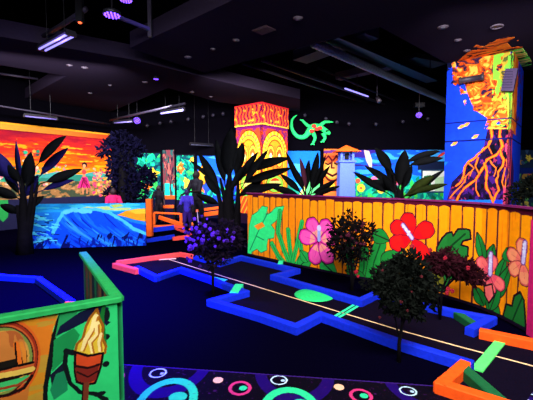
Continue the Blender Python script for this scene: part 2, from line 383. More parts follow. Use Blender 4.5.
for (x, y, r, col) in [(361, 188, 4, (250, 210, 50)), (374, 180, 3.5, (230, 110, 160)), (396, 182, 3.5, (230, 100, 150)), (358, 181, 2.5, (240, 90, 60)), (381, 190, 3.5, (245, 190, 60)), (412, 190, 2.5, (240, 150, 40))]: c.ell(x, y, r, r, col); c.ell(x, y, r*.35, r*.35, (250, 90, 60))
c.poly([(422, 170), (447, 170), (447, 192), (422, 192)], (235, 240, 225), (30, 60, 90), .03); c.poly([(424, 176), (431, 175), (431, 191), (424, 191)], (40, 110, 70)); c.poly([(435, 178), (446, 176), (446, 191), (435, 191)], (180, 220, 170)); c.poly([(418, 162), (450, 161), (450, 169), (418, 170)], (20, 30, 60))
c.leaf(446, 152, 436, 158, .05, (220, 60, 50))
tag(c.build('mural_panel', thick=.04), 'wide blue sea mural with garden flowers and a pale window, left of the volcano column', 'mural panel')
c = panel(519, 600, 150, ns=200, nz=150, base=(40, 90, 120)); jungle(c, [(200, 190, 80), (90, 160, 90), (60, 90, 130), (170, 130, 60), (40, 110, 80)], (30, 50, 80), [(529, 158, 3, (240, 220, 80)), (531, 175, 3, (240, 120, 60))], 160)
c.poly([(519, 168), (600, 168), (600, 174), (519, 174)], (20, 40, 120))
tag(c.build('mural_panel', thick=.04), 'yellow green foliage mural panel at the right edge, behind the volcano column', 'mural panel')
# tower in front of the orange tiki panel
tw = at_y(345.5, 200, 13.2); T = thing('toy_lighthouse', (tw.x, tw.y, 0), 'lavender blue lighthouse tower with an orange roof standing behind the orange fence', 'lighthouse')
M_lav = mat('lavender_blue_paint', (85, 110, 225)); M_or = mat('fluorescent_orange_paint', (255, 92, 22)); M_dk = mat('near_black', (8, 8, 14))
m_ = MB(); w0, w1 = .30, .25
m_.add([(tw.x+sx*w, tw.y+sy*w, z) for z, w in ((0, w0), (2.12, w1)) for sx, sy in ((-1, -1), (1, -1), (1, 1), (-1, 1))], [(0,3,2,1),(4,5,6,7),(0,1,5,4),(1,2,6,5),(2,3,7,6),(3,0,4,7)])
m_.build('tower_body', M_lav, T)
MB().box((tw.x-.3, tw.y-.3, 2.1), (tw.x+.3, tw.y+.3, 2.16)).build('gallery', M_lav, T)
m_ = MB()
for sx in (-1, 1):
    for sy in (-1, 1): m_.box((tw.x+sx*.2-.04, tw.y+sy*.2-.04, 2.16), (tw.x+sx*.2+.04, tw.y+sy*.2+.04, 2.47))
m_.box((tw.x-.12, tw.y-.12, 2.16), (tw.x+.12, tw.y+.12, 2.47)); m_.build('lantern_room', M_lav, T)
MB().box((tw.x-.07, tw.y-.17, 2.2), (tw.x+.07, tw.y-.12, 2.42)).build('lantern_window', M_dk, T)
z = 2.47; MB().add([(tw.x-.46, tw.y-.4, z), (tw.x+.46, tw.y-.4, z), (tw.x+.46, tw.y+.4, z), (tw.x-.46, tw.y+.4, z), (tw.x, tw.y, z+.24)], [(0,3,2,1),(0,1,4),(1,2,4),(2,3,4),(3,0,4)]).build('roof', M_or, T)
# ================================================================ tiki column
ua = Vector((.77, -.64)); ub = Vector((.64, .77)); cn = at_y(261.5, 103.5, 12.1); cn = Vector((cn.x, cn.y))
zt = CZ; zc = EYE+(178-125)/F*12.1
T = thing('tiki_column', (cn.x, cn.y+.9, 0), 'square column painted with tall orange tiki masks under a red patterned cap', 'column')
La, Lb = 1.15, 1.42
def tiki_face(path, ctr, wpx, yoff):
    c = Canvas(path, 0, zc, 170, 360, (200, 60, 30))
    Lf = c.L[-1]; X = (c.S-Lf/2)/(Lf/2); Y = c.Z
    c.put(fbm(c.S*6, c.Z*6, 3) > .62, (120, 30, 90)); c.put(Y > zc-.1, (110, 20, 90))
    cy = zc-.95
    R = np.hypot(X, (Y-cy)/.85)
    for r_, col in ((.97, (60, 15, 30)), (.93, (255, 150, 20)), (.78, (130, 30, 60)), (.74, (255, 190, 40)), (.62, (225, 70, 20)), (.56, (255, 140, 30))):
        c.put((R < r_) | ((np.abs(X) < r_) & (Y < cy) & (Y > .4)), col)
    A = np.arctan2(Y-cy, X*.6); c.put((R > .79) & (R < .92) & (np.mod(A*9, 2) > 1.2) & (Y > cy), (255, 215, 70))
    for sx in (-1, 1):
        E = np.hypot((X-sx*.33)/.27, (Y-(cy-.05))/.34)
        c.put(E < 1.12, (120, 20, 30)); c.put(E < 1, (255, 190, 50)); c.put(E < .75, (225, 90, 30)); c.put((E < .55) & (Y < cy-.02), (160, 235, 70)); c.put((E < .3) & (Y < cy+.05), (250, 250, 180))
    c.put((np.abs(X) < .1+.12*np.clip((cy-.1-Y)*1.5, 0, 1)) & (Y < cy+.3) & (Y > cy-.62), (250, 120, 30)); c.put((np.abs(np.abs(X)-.16) < .03) & (Y < cy+.1) & (Y > cy-.6), (120, 20, 30))
    m = np.hypot(X/.62, (Y-(cy-.98))/.28); c.put(m < 1.1, (110, 20, 30)); c.put(m < 1, (130, 210, 60)); c.put((m < .7), (200, 60, 30)); c.put((m < .7) & (np.mod(c.S*14, 1) > .25) & (np.abs(Y-cy+.98) < .1), (250, 240, 120))
    c.put((Y < cy-1.35), (230, 70, 30)); q = np.abs(X)+(Y-.6)*1.1; c.put((Y < cy-1.35) & (np.mod(q*3, 1) < .4), (255, 160, 40)); c.put((Y < cy-1.35) & (np.mod(q*3, 1) < .08), (80, 10, 50))
    c.put((Y < cy-1.3) & (Y > cy-1.4), (90, 200, 80)); c.put(Y < .35, (30, 12, 40))
    return c
ca = cn-ua*La; cb = cn+ub*Lb
c = tiki_face([ca, cn], 0, 0, 0); c.build('painted_face', T, .06)
c = tiki_face([cn, cb], 0, 0, 0); c.build('painted_face', T, .06)
cc_ = [tuple(ca+(ub*.03+ua*.0)), tuple(cn+ub*.03-ua*.03), tuple(cb-ua*.03), tuple(cb-ua*La), tuple(ca+ub*Lb)]
MB().prism([tuple(cn-ua*.07+ub*.07), tuple(cb-ua*.07-ub*.02), tuple(cb-ua*La), tuple(ca+ub*.07+ua*.02)], 0, zt-.02).build('shaft', M_dk, T)
for (A, B) in ((ca-ua*.03, cn+ua*.03), (cn+ua*.03, cb+ub*.03)):
    off = (-ub*.04 if A != cn+ua*.03 else ua*.02)
    c = Canvas([tuple(A+off), tuple(B+off)], zc, CZ-.005, 130, 100, (225, 45, 40))
    g = np.sin(c.S*38+4*fbm(c.S*5, c.Z*4, 3)+np.sin(c.Z*16)*1.3); c.put(g > .6, (90, 10, 60)); c.put((g < -.5), (255, 100, 40)); c.put((fbm(c.S*12, c.Z*9, 7) > .68), (255, 170, 40)); c.put(c.Z < zc+.04, (255, 190, 60)); c.put(c.Z > CZ-.05, (230, 40, 50))
    c.build('cap_board', T, .06)
# ================================================================ gecko cutout on the dark bulkhead
ld = 13.9
def lp(P, d=ld): return [at_y(px, py, d) for px, py in P]
T = thing('gecko_sign', tuple(at_y(310, 130, ld+.1)), 'green gecko cutout with a red marked back, on black bulkhead beside the tiki column', 'sign')
M_gk = mat('fluorescent_green_paint', (45, 235, 120)); M_gkr = mat('gecko_red_marks', (230, 60, 50))
m_ = MB()
def limb(P, r):
    q = lp(P); n_ = len(q); k = []
    for i in range((n_-1)*6+1):                       # Catmull-Rom
        s_ = i/6; j = min(int(s_), n_-2); f_ = s_-j; a_, b_, c_, d_ = q[max(j-1, 0)], q[j], q[j+1], q[min(j+2, n_-1)]
        k.append(.5*((2*b_)+(c_-a_)*f_+(2*a_-5*b_+4*c_-d_)*f_*f_+(3*b_-a_-3*c_+d_)*f_**3))
    R = [max(.008, np.interp(i/(len(k)-1), np.linspace(0, 1, len(r)), r)) for i in range(len(k))]
    m_.tube(k, R, 8)
limb([(297, 115), (292, 120), (292, 129), (297, 136), (304, 137), (309, 132), (314, 127), (321, 128), (327, 132), (330, 134)], [.012, .045, .065, .075, .085, .1, .15, .13, .1, .1, .05])
for P in ([(312, 128), (307, 125), (303, 121)], [(313, 133), (315, 138), (313, 143)], [(323, 133), (325, 138), (323, 141)], [(320, 126), (325, 122), (330, 122)]):
    limb(P, [.09, .06, .045])
    for k in (-2, 0, 2): limb([P[-1], (P[-1][0]+k*.9+(P[-1][0]-P[1][0])*.3, P[-1][1]+(P[-1][1]-P[1][1])*.35+abs(k)*.1)], [.035, .02])
m_.build('body', M_gk, T, True)
m_ = MB()
for px, py in ((314, 126), (317, 129), (320, 128), (312, 131)): m_.ball(at_y(px, py, ld-.17), .09, .04, .07)
m_.build('back_marks', M_gkr, T, True)
m_ = MB(); 
for px, py in ((326.5, 131), (328, 130.5)): m_.ball(at_y(px, py, ld-.15), .03)
m_.build('eye', M_dk, T, True)
# ================================================================ volcano column
cn = at_y(514, 54, 7.3); cn = Vector((cn.x, cn.y)); ca = cn-ua*1.19; cb = cn+ub*1.75
T = thing('volcano_column', (cn.x-.05, cn.y+.9, 0), 'blue square column painted with an erupting purple volcano and orange lava', 'column')
c = Canvas([tuple(ca), tuple(cn)], 0, CZ-.005, 260, 620, (18, 60, 225))
g = fbm(c.S*3, c.Z*3, 3)[..., None]; c.C = c.C*(.7+.6*g)
c.put((c.Z < 1.9) & (fbm(c.S*3, c.Z*2, 12) > .5), (20, 120, 210), .7)
c.put((c.Z > 3.55) & (fbm(c.S*7, c.Z*7, 4) > .42) & (c.S < .5), (12, 16, 50))
vol = [(447, 200), (452, 182), (462, 172), (468, 163), (478, 157), (483, 150), (486, 136), (488, 126), (512, 124), (520, 126), (525, 200)]
P = c.pts(vol); P[-1] = (1.3, P[-1][1]); P[-2] = (1.3, P[-2][1]); c.put(c.inpoly(P), (26, 8, 50)); m0 = c.inpoly(P)
g = fbm(c.S*11, c.Z*8, 21); c.put(m0 & (g > .6), (62, 20, 110)); c.put(m0 & (g < .36), (6, 4, 14)); c.put(m0 & (fbm(c.S*16, c.Z*9, 31) > .74), (150, 36, 80))
LV = (255, 130, 25)
for P, w in (([(493, 124), (492, 136), (488, 146), (482, 152), (476, 157), (468, 162), (464, 171), (462, 180), (456, 186)], .032), ([(502, 124), (500, 136), (502, 146), (497, 155), (488, 160), (484, 166), (478, 176), (470, 184), (463, 190), (457, 200)], .038),
             ([(484, 163), (487, 172), (486, 184), (490, 194), (493, 202)], .035), ([(500, 150), (504, 160), (499, 172), (496, 180), (499, 190), (494, 200)], .032), ([(506, 122), (510, 135), (509, 148)], .025), ([(512, 150), (507, 160), (510, 172), (505, 188), (510, 200)], .022), ([(468, 163), (474, 168), (470, 176)], .02), ([(478, 158), (474, 166), (479, 174), (476, 184), (479, 196)], .022), ([(492, 138), (488, 146), (492, 154)], .018), ([(490, 160), (496, 168), (494, 176)], .018), ([(466, 176), (459, 188), (450, 198)], .022), ([(505, 168), (502, 182), (506, 196)], .018), ([(462, 180), (470, 172)], .015)):
    P = [(x+random.uniform(-1.2, 1.2) if 0 < i_ < len(P)-1 else x, y) for i_, (x, y) in enumerate([v for a_, b_ in zip(P, P[1:]) for v in (a_, ((a_[0]+b_[0])/2+random.uniform(-1.6, 1.6), (a_[1]+b_[1])/2))]+[P[-1]])]
    c.stroke(P, w*.75, (215, 55, 25), .2, wob=1.3); c.stroke(P, w*.45, LV, .2, wob=1.2)
for (x, y) in ((467, 124), (476, 136), (455, 143), (462, 126)): c.leaf(x-3, y+2, x+3, y-1.5, .035, (240, 150, 60)); c.ell(x-3, y+2, 1.3, 1, (255, 200, 90))
sm = c.pts([(452, 66), (448, 52), (480, 40), (518, 40), (518, 128), (486, 126), (487, 118), (478, 112), (466, 108), (462, 98), (459, 88), (453, 84)])
mk = c.inpoly([(x if x < 1.1 else 1.3, y) for x, y in sm])
ed, _ = c.dist(sm, True); nn = fbm(c.S*9, c.Z*9, 41); mk &= ~((ed < .12) & (nn > .55))
A_ = fbm(c.S*9+3*fbm(c.S*4, c.Z*4, 3), c.Z*13+5*fbm(c.S*4, c.Z*5, 6), 8)
c.put(mk, (215, 75, 20)); c.put(mk & (A_ > .56), (255, 120, 30)); c.put(mk & (A_ < .42), (120, 50, 30)); c.put(mk & (A_ < .33), (40, 25, 60)); c.put(mk & (A_ > .7), (250, 190, 70))
wv = np.clip((c.S-.62)/.6, 0, 1); yg = fbm(c.S*14+4*fbm(c.S*3, c.Z*3, 7), c.Z*8, 14); c.put(mk & (yg < wv*.95) & (c.S > .7), (190, 165, 50)); c.put(mk & (yg < wv*.5) & (c.S > .7), (90, 100, 40)); c.put(mk & (c.S > .85) & (fbm(c.S*16, c.Z*7, 15) > .56), (130, 210, 60))
pm = c.inpoly(c.pts([(484, 129), (490, 112), (500, 104), (515, 108), (515, 129)])); c.put(pm & (A_ > .4), (255, 90, 25)); c.put(pm & (A_ > .6), (255, 170, 60)); pm = c.inpoly(c.pts([(507, 92), (514, 88), (515, 122), (508, 122)])); c.put(pm & (yg > .35), (190, 225, 60))
c.put((c.S > 1.13+.04*np.sin(c.Z*5)) & (c.Z > 2.5), (110, 255, 70)); c.put((c.S > 1.19) & (c.Z > 2.5), (190, 255, 90)); c.put((c.S > 1.1) & (c.Z < 2.5) & (fbm(c.S*9, c.Z*4, 5) > .58), (210, 60, 100))
for zz in (2.72, 2.33): c.put(np.abs(c.Z-zz) < .014, (8, 16, 90))
c.build('painted_face', T, .05)
c = Canvas([tuple(cn), tuple(cb)], 0, CZ-.005, 90, 400, (18, 60, 225))
nn = fbm(c.S*6, c.Z*6, 4); c.put((c.Z > 2.45) & (c.S < .75) & (nn > .3), (240, 110, 30)); c.put((c.Z > 2.45) & (c.S < .3) & (nn > .5), (250, 190, 60)); c.put((c.Z > 2.45) & (nn < .36), (90, 30, 60)); c.put((c.Z < 2.5) & (c.S < .45+.25*np.sin(c.Z*5)), (60, 20, 90)); c.stroke([(.15, 2.5), (.2, 2.0), (.12, 1.5), (.3, 1.1)], .05, (240, 70, 90), px=False)
for zz in (2.72, 2.33): c.put(np.abs(c.Z-zz) < .014, (8, 16, 90))
c.build('painted_face', T, .05)
MB().prism([tuple(cn-ua*.06+ub*.06), tuple(cb-ua*.06), tuple(cb-ua*1.15), tuple(ca+ub*.06)], 0, CZ-.02).build('shaft', M_dk, T)
# painted smoke spreading over the ceiling boards around the column head
x0, y0 = z4(452, 70); a_ = z4(450, 66); b_ = z4(536, 36)
c = Canvas([(3.0, 5.0), (6.7, 5.0)], 0, 1, 300, 260, (200, 80, 30), flat=CZ-.004); c.Z = np.linspace(4.9, 8.3, 260)[:, None]+0*c.S
q = c.pts([(449, 67), (458, 61), (468, 52), (476, 45), (484, 47), (492, 41), (503, 38), (514, 37), (519, 42), (524, 50), (531, 61), (534, 68), (520, 72), (512, 60)])
ed, _ = c.dist(q, True); nn = fbm(c.S*5, c.Z*5, 3); mk = c.inpoly(q) & ~((ed < .16) & (nn > .6))
B_ = fbm((c.S-c.Z)*4+2*fbm(c.S*3, c.Z*3, 9), (c.S+c.Z)*11, 17); rgt = np.clip((c.S-1.5)/.9, 0, 1)
c.C[:] = lin((235, 100, 30)); c.put(B_ < .36, (40, 20, 40)); c.put(B_ > .6, (255, 130, 40)); m2 = fbm(c.S*3, c.Z*3, 51) < rgt*1.1+.2
c.put(m2 & (B_ > .4), (90, 220, 80)); c.put(m2 & (B_ > .58), (230, 210, 120)); c.put(m2 & (B_ < .4), (40, 60, 30))
o = c.build('painted_smoke', T, .004, mask=mk)
# fittings on the column
fa = Vector((ua.x, ua.y, 0)); fn = Vector((-ub.x, -ub.y, 0))
def on_face(px, py, off=0):
    r = ray(px, py); n3 = fn; C3 = Vector((ca.x, ca.y, 0)); E = Vector((0, 0, EYE)); t = (C3-E).dot(n3)/r.dot(n3); return E+r*t+n3*off
M_gm = mat('grey_metal', (60, 52, 62), .5, .4, .3); M_gp = mat('grey_plastic', (66, 52, 84), .7, .2)
T = thing('wall_projector', tuple(on_face(472, 80, .0)), 'long grey cylinder projector fixed across the orange smoke on the volcano column', 'projector')
a_, b_ = on_face(461, 82, .12), on_face(485, 78, .12)
MB().tube([a_, a_.lerp(b_, .06), a_.lerp(b_, .07), a_.lerp(b_, .9), a_.lerp(b_, .91), b_], [.075, .075, .06, .06, .07, .07], 14).build('barrel', M_gm, T, True)
MB().tube([a_-(b_-a_)*.01, a_+(b_-a_)*.015], [.05, .05], 12).build('front_lens', mat('pale_lens', (120, 120, 90), .3, .5), T)
MB().beam(on_face(474, 81, -.0), on_face(474, 81, .1), .05, .06).build('bracket', M_gm, T)
T = thing('control_box', tuple(on_face(507.5, 82, 0)), 'flat violet grey box fixed near the green edge of the volcano column', 'speaker')
a_, b_ = on_face(502, 92, .07), on_face(514, 92, .07); MB().beam(a_, b_, .14, .42, .01).build('housing', M_gp, T)
m_ = MB()
for k in range(7): m_.beam(a_.lerp(b_, .08)+fn*.072+Vector((0, 0, .05+.05*k)), a_.lerp(b_, .92)+fn*.072+Vector((0, 0, .05+.05*k)), .006, .02)
m_.build('front_grille', mat('dark_violet_plastic', (50, 40, 66)), T)
# ================================================================ wave partition
a_ = at_z(30, 249, 0); b_ = at_z(146, 245.5, 0); hw = EYE+(178-204)/F*a_.y*1.0
c = Canvas([(a_.x-.05, a_.y), (b_.x, b_.y)], 0, .98, 420, 150, (10, 70, 235))
c.put(c.inpoly(c.pts([(20, 200), (150, 200), (150, 226), (130, 222), (112, 212), (90, 209), (64, 209), (52, 230), (20, 236)])), (25, 120, 225))
g = fbm(c.S*1.5, c.Z*8, 3); sky = c.Z > .80; c.put(sky, (30, 150, 225)); c.put(sky & (g > .55), (60, 190, 225)); c.put(sky & (g > .72), (190, 210, 120))
bd = c.inpoly(c.pts([(54, 233), (60, 219), (66, 211), (78, 208), (95, 209), (112, 213), (126, 222), (140, 231), (150, 236), (150, 250), (20, 250), (28, 240)]))
c.put(bd, (10, 75, 240))
cx, cz = c.at(62, 234); Rr = np.hypot(c.S-cx, (c.Z-cz)*1.5); Th = (c.S-1.1*np.clip(.86-c.Z, 0, 1)**1.5); Rr = c.Z*1.6; hs = fbm(Th*9, Rr*.9, 5); c.put(bd & (hs > .52), (20, 105, 250)); c.put(bd & (hs > .66), (50, 150, 255)); c.put(bd & (fbm(Th*11+3, Rr*1.1, 15) < .27), (6, 40, 190)); c.put(bd & (fbm(Th*18+3, Rr*1.1, 25) < .2), (4, 22, 140)); fo = bd & (c.Z < .22) & (fbm(c.S*14, c.Z*5, 7) > .58); c.put(fo, (5, 28, 150))
cx, cz = c.at(108, 244); c.put(bd & (fbm(c.S*16-c.Z*6, c.Z*4, 9) > .66) & (c.Z < .3+.1*np.sin(c.S*9)), (4, 12, 90))
c.stroke([(53, 233), (58, 222), (63, 213), (72, 209), (84, 211), (96, 209), (110, 213), (122, 220), (134, 229), (146, 234)], .035, (70, 190, 245), wob=1.2)
c.stroke([(66, 212), (76, 210), (90, 212)], .05, (90, 200, 240), wob=1.5)
for P in ([(30, 222), (40, 226), (50, 231)], [(34, 234), (44, 238), (52, 238)], [(30, 243), (40, 241), (47, 239)], [(36, 216), (46, 220), (54, 220)]): c.stroke(P, .03, (80, 210, 250), .8, wob=1.5)
for k in range(30): x, y = random.uniform(31, 52), random.uniform(214, 245); c.stroke([(x, y), (x+random.uniform(3, 8), y+random.uniform(-1, 2))], .01, random.choice([(10, 20, 90), (90, 220, 250)]))
c.poly([(117, 215), (126, 211), (135, 209), (150, 208), (150, 222), (136, 220), (126, 217)], (245, 150, 30)); c.poly([(128, 211), (138, 209), (150, 209), (150, 213), (136, 214)], (255, 190, 50)); c.poly([(110, 205), (120, 204), (124, 206), (114, 208)], (180, 200, 90))
tag(c.build('partition_wall', thick=.1, back=(10, 20, 90)), 'low partition wall painted with a curling blue ocean wave and a sandy island', 'partition wall')
MB().beam(Vector((a_.x-.07, a_.y+.05, .981)), Vector((b_.x+.02, b_.y+.05, .981)), .13, .02)
# ================================================================ orange fence with hibiscus
FB = [(247.5, 256), (295, 267), (337, 276), (400, 287.5), (445, 299), (479, 310), (503, 321), (528, 335), (550, 347)]
FH = 1.245
fp = [at_z(x, y) for x, y in FB]
T = thing('picket_fence', (fp[4].x, fp[4].y, 0), 'bright orange plank fence painted with hibiscus flowers and green leaves', 'fence')
c = Canvas([(p.x, p.y) for p in fp], 0.02, FH, 900, 300, (100, 22, 60))
PW = .158; idx = np.floor(c.S/PW+.35*0); fr = c.S/PW-idx
h1 = np.sin(idx*12.9898)*43758.5453; h1 = h1-np.floor(h1); h2 = np.sin(idx*78.233)*12543.123; h2 = h2-np.floor(h2)
gap = .05+.03*vnoise(c.Z*3+idx*7, c.Z*0+idx, 3)+.02*h2
topz = FH-.03-.035*h1-.03*np.abs(fr-.5)**2*4*h2
pl = (fr > gap) & (fr < 1-gap*.7) & (c.Z < topz)
c.C[:] = lin((74, 10, 34)); wx = np.clip(c.S/c.L[-1], 0, 1)[..., None]
oc = lin((255, 140, 16))*(1-wx)+lin((250, 146, 6))*wx
c.put(pl, oc*(.92+.16*h1[..., None]))
c.put(pl & (vnoise(c.S*45, c.Z*1.6, 9) > .86), (225, 100, 15), .6)
c.put(((fr < gap) | (fr > 1-gap*.7)) & (c.Z < topz) & (vnoise(c.Z*2.2, idx*3.1, 5) > .72), (190, 90, 20))
DK = (30, 12, 22); G1 = (50, 235, 125); G2 = (22, 120, 45); G3 = (28, 112, 42)
# left: bright green monstera and grass blades
def blob(P, col, line=None, lw=.01): c.poly(P, col, line, lw)
blob([(247, 262), (249, 226), (252, 215), (257, 212), (262, 206), (268, 207), (266, 215), (270, 213), (276, 207), (284, 206), (282, 214), (276, 221), (271, 225), (275, 230), (274, 238), (268, 239), (267, 245), (267, 250), (261, 253), (257, 249), (252, 252), (250, 262)], G1, (20, 110, 60), .006)
c.stroke([(250, 250), (258, 232), (268, 212)], .012, (20, 140, 80)); c.stroke([(256, 236), (264, 240)], .01, (20, 140, 80)); blob([(254, 226), (262, 222), (265, 226), (258, 230)], (250, 140, 30))
for P, w in (([(280, 212), (278, 232), (284, 250), (290, 264)], .05), ([(288, 230), (290, 250), (293, 264)], .045), ([(302, 222), (298, 240), (293, 262)], .04), ([(272, 244), (278, 256), (285, 264)], .05), ([(300, 240), (302, 255), (296, 266)], .04)):
    c.stroke(P, w+.008, (15, 90, 40)); c.stroke(P, w, (40, 185, 80)); c.stroke(P, .008, (20, 120, 60))
def leafs(lst, col, dk):
    for x0, y0, x1, y1, w in lst: c.leaf(x0, y0, x1, y1, w, col, dk, dk)
leafs([(298, 268, 314, 252, .12), (320, 260, 338, 277, .14), (308, 262, 300, 250, .09)], (34, 165, 70), (12, 60, 30))
def hib(cx, cy, r, col, edge, ctr, angs, stam):
    q = c.at(cx, cy); qr = c.at(cx, cy-r); R = abs(qr[1]-q[1])
    for a in angs:
        a = math.radians(a); X, Y = q[0]+math.cos(a)*R*.6, q[1]+math.sin(a)*R*.6
        dx = c.S-X; dy = c.Z-Y; lx = dx*math.cos(a)+dy*math.sin(a); ly = -dx*math.sin(a)+dy*math.cos(a)
        w_ = R*.335*(1+.35*np.clip(lx/(R*.5), -1, 1)); rr = np.hypot(lx/(R*.52), ly/w_)*(1-.02*np.sin(np.arctan2(ly, lx)*9))
        c.put(rr < 1.09, (60, 8, 40)); c.put(rr < 1, edge); c.put(rr < .86, col)
        c.put((rr < .8) & (lx < -R*.12), ctr, .75); c.put((rr < .9) & (np.abs(ly) < R*.012) & (lx < R*.2), edge)
    if stam:
        c.stroke([(cx, cy), stam], .035, (120, 60, 140)); c.stroke([(cx, cy), stam], .022, (205, 190, 235))
        for k in range(9):
            t = .35+k*.075; x = cx+(stam[0]-cx)*t+random.uniform(-1.5, 1.5); y = cy+(stam[1]-cy)*t+random.uniform(-1.5, 1.5); c.ell(x, y, 1.0, 1.0, (215, 220, 245))
hib(318.5, 241, 22, (245, 85, 175), (220, 35, 150), (250, 170, 120), (60, 118, 172, 255, 308, 20), None)
c.stroke([(319, 240), (319, 227)], .03, (150, 160, 220)); c.ell(319, 228, 2, 3, (200, 200, 240))
# stems and leaves around the dark shrub
for P, w in (([(349, 245), (350, 262), (352, 282)], .06), ([(364, 250), (364, 268), (360, 284)], .07), ([(380, 245), (374, 262), (370, 284)], .09)):
    c.stroke(P, w+.01, DK); c.stroke(P, w, (25, 130, 50)); c.stroke(P, .01, (15, 70, 30))
leafs([(372, 233, 390, 241, .11), (383, 268, 402, 250, .14), (366, 282, 345, 270, .1), (385, 285, 372, 268, .08), (394, 262, 382, 276, .08)], G2, DK)
blob([(436, 262), (437, 247), (442, 238), (447, 233), (452, 232), (453, 236), (458, 229), (466, 229), (470, 230), (471, 239), (463, 241), (461, 245), (468, 247), (468, 256), (462, 262), (450, 266)], G3, DK, .012)
blob([(424, 258), (434, 252), (446, 256), (458, 258), (466, 264), (462, 274), (450, 280), (444, 292), (434, 290), (438, 276), (430, 270)], G3, DK, .012); c.stroke([(438, 262), (450, 247), (465, 234)], .012, (15, 60, 25)); c.stroke([(452, 246), (460, 256)], .01, (15, 60, 25))
leafs([(428, 285, 434, 262, .08), (440, 288, 434, 266, .08)], (110, 110, 30), DK)
hib(412, 238, 22.5, (240, 22, 22), (215, 12, 20), (200, 10, 30), (105, 150, 205, 310, 35), (403, 225))
# right: pink and peach hibiscus with long leaves
leafs([(484, 262, 477, 232, .06), (489, 262, 494, 244, .06), (497, 282, 506, 256, .06), (494, 300, 512, 262, .07), (510, 262, 507, 247, .09), (496, 322, 488, 290, .09), (490, 310, 500, 282, .07), (484, 306, 474, 286, .08)], G2, DK)
blob([(506, 335), (503, 316), (506, 304), (512, 306), (514, 296), (520, 292), (524, 300), (526, 330), (520, 336)], G3, DK, .012); c.stroke([(508, 332), (516, 312), (522, 298)], .01, (15, 60, 25))
hib(490, 274, 18, (245, 110, 105), (215, 70, 90), (235, 60, 100), (80, 140, 215, 275, 330), (491, 254))
hib(523, 262, 21, (250, 150, 105), (220, 90, 80), (240, 100, 100), (100, 165, 220, 280), (525, 243))
blob([(484, 286), (492, 284), (494, 296), (489, 303), (485, 296)], (245, 110, 105), DK)
c.put(c.Z < .06, (20, 8, 30))
c.build('painted_planks', T, .025, (60, 18, 40))
M_pu = mat('plum_paint', (110, 26, 84)); m_ = MB()
for a, b in zip(fp, fp[1:]): m_.beam(a+Vector((0, 0.01, FH)), b+Vector((0, 0.01, FH)), .055, .022, ext=.008)
m_.build('cap_rail', M_pu, T)
pz = at_z(529.5, 334); M_mag = mat('magenta_paint', (205, 25, 105))
MB().box((pz.x-.04, pz.y-.1, 0), (pz.x+.05, pz.y-.01, FH-.1)).build('end_post', M_mag, T)
for i in (1, 3, 5): p = fp[i]; MB().box((p.x+.03, p.y+.05, 0), (p.x+.11, p.y+.13, FH-.02)).build('back_post', M_pu, T)
# ================================================================ lane timbers
M_bl = mat('fluorescent_blue_paint', (12, 42, 205)); M_rd = mat('fluorescent_coral_paint', (255, 78, 62)); M_gd = mat('dark_green_paint', (18, 92, 50)); M_te = mat('fluorescent_mint_paint', (52, 240, 165)); M_og = mat('orange_timber_paint', (250, 84, 16))
M_cr = mat('cream_line_paint', (250, 200, 150)); M_en = mat('orange_cut_end', (255, 120, 50))
RW, RH = .09, .09
def timber(pts, m, label, h=RH, w=RW, name='lane_border', top=True):
    q = [at_z(x, y, h if top else 0) for x, y in pts]; q = [Vector((v.x, v.y+.03, .0063)) for v in q]; h -= .0063
    T = thing(name, (q[len(q)//2].x, q[len(q)//2].y, 0), label, 'lane border')
    for i, (a, b) in enumerate(zip(q, q[1:])): MB().beam(a, b, w, h-.0015*(i % 2), .008, ext=w*.42).build('timber', m, T)
    return T
timber([(115, 263.5), (136, 269)], M_rd, 'short coral red timber at the far left tip of the lane')
timber([(137, 267), (155.5, 276), (180.4, 268), (211, 278), (245, 291), (211, 300), (260, 314), (296, 326), (321, 313.5), (397, 340), (470, 362)], M_bl, 'zigzag blue timber border along the near side of the long lane')
timber([(117, 261), (149, 256.5), (180, 252.5), (194, 255)], M_rd, 'long thin coral red timber border behind the lane tee', w=.06)
timber([(196, 255.5), (220, 262), (241, 256), (293, 268)], M_bl, 'blue timber border at the foot of the fence, left end of the orange fence')
timber([(297, 269), (274, 275), (320, 288), (361, 299.5), (377, 292), (422, 303), (458, 311), (493, 317.5), (473, 328)], M_bl, 'far blue timber border running in front of the hibiscus fence')
timber([(486, 331), (540, 342)], M_og, 'orange timber at the right edge in front of the fence')
timber([(466, 364), (444, 383.5), (522, 408)], M_og, 'orange corner timber border nearest the camera at lower right')
timber([(458, 312), (478, 325)], M_gd, 'short dark green timber wedged beside the far blue border', h=.08)
timber([(466, 368), (505, 402)], M_gd, 'dark green timber inside the orange corner at lower right', h=.085)
# blue border of the neighbouring lane at left
q = timber([(-30, 272), (0, 275), (37, 277.5), (70, 301)], M_bl, 'blue timber border at left inside the green walled lane')
e = at_z(70, 301, .09); MB().box((e.x-.035, e.y-.055, .002), (e.x+.065, e.y-.02, .092)).build('painted_end', M_en, q)
# putting surfaces
M_felt = mat('dark_lane_felt', (12, 7, 24), .95, .03, var=.3, scale=80)
def felt(pts, label, z=.006):
    q = [at_z(x, y) for x, y in pts]; return tag(MB().prism([(v.x, v.y) for v in reversed(q)], .0005, z).build('putting_felt', M_felt), label, 'putting green')
felt([(117, 266), (155, 281), (180, 272), (245, 293), (211, 303), (296, 331), (321, 318), (470, 366), (443, 388), (520, 412), (560, 350), (490, 334), (475, 332), (493, 320), (422, 306), (377, 296), (361, 304), (274, 279), (293, 271), (241, 259), (220, 266), (180, 256)], 'dark felt playing surface of the long zigzag lane')
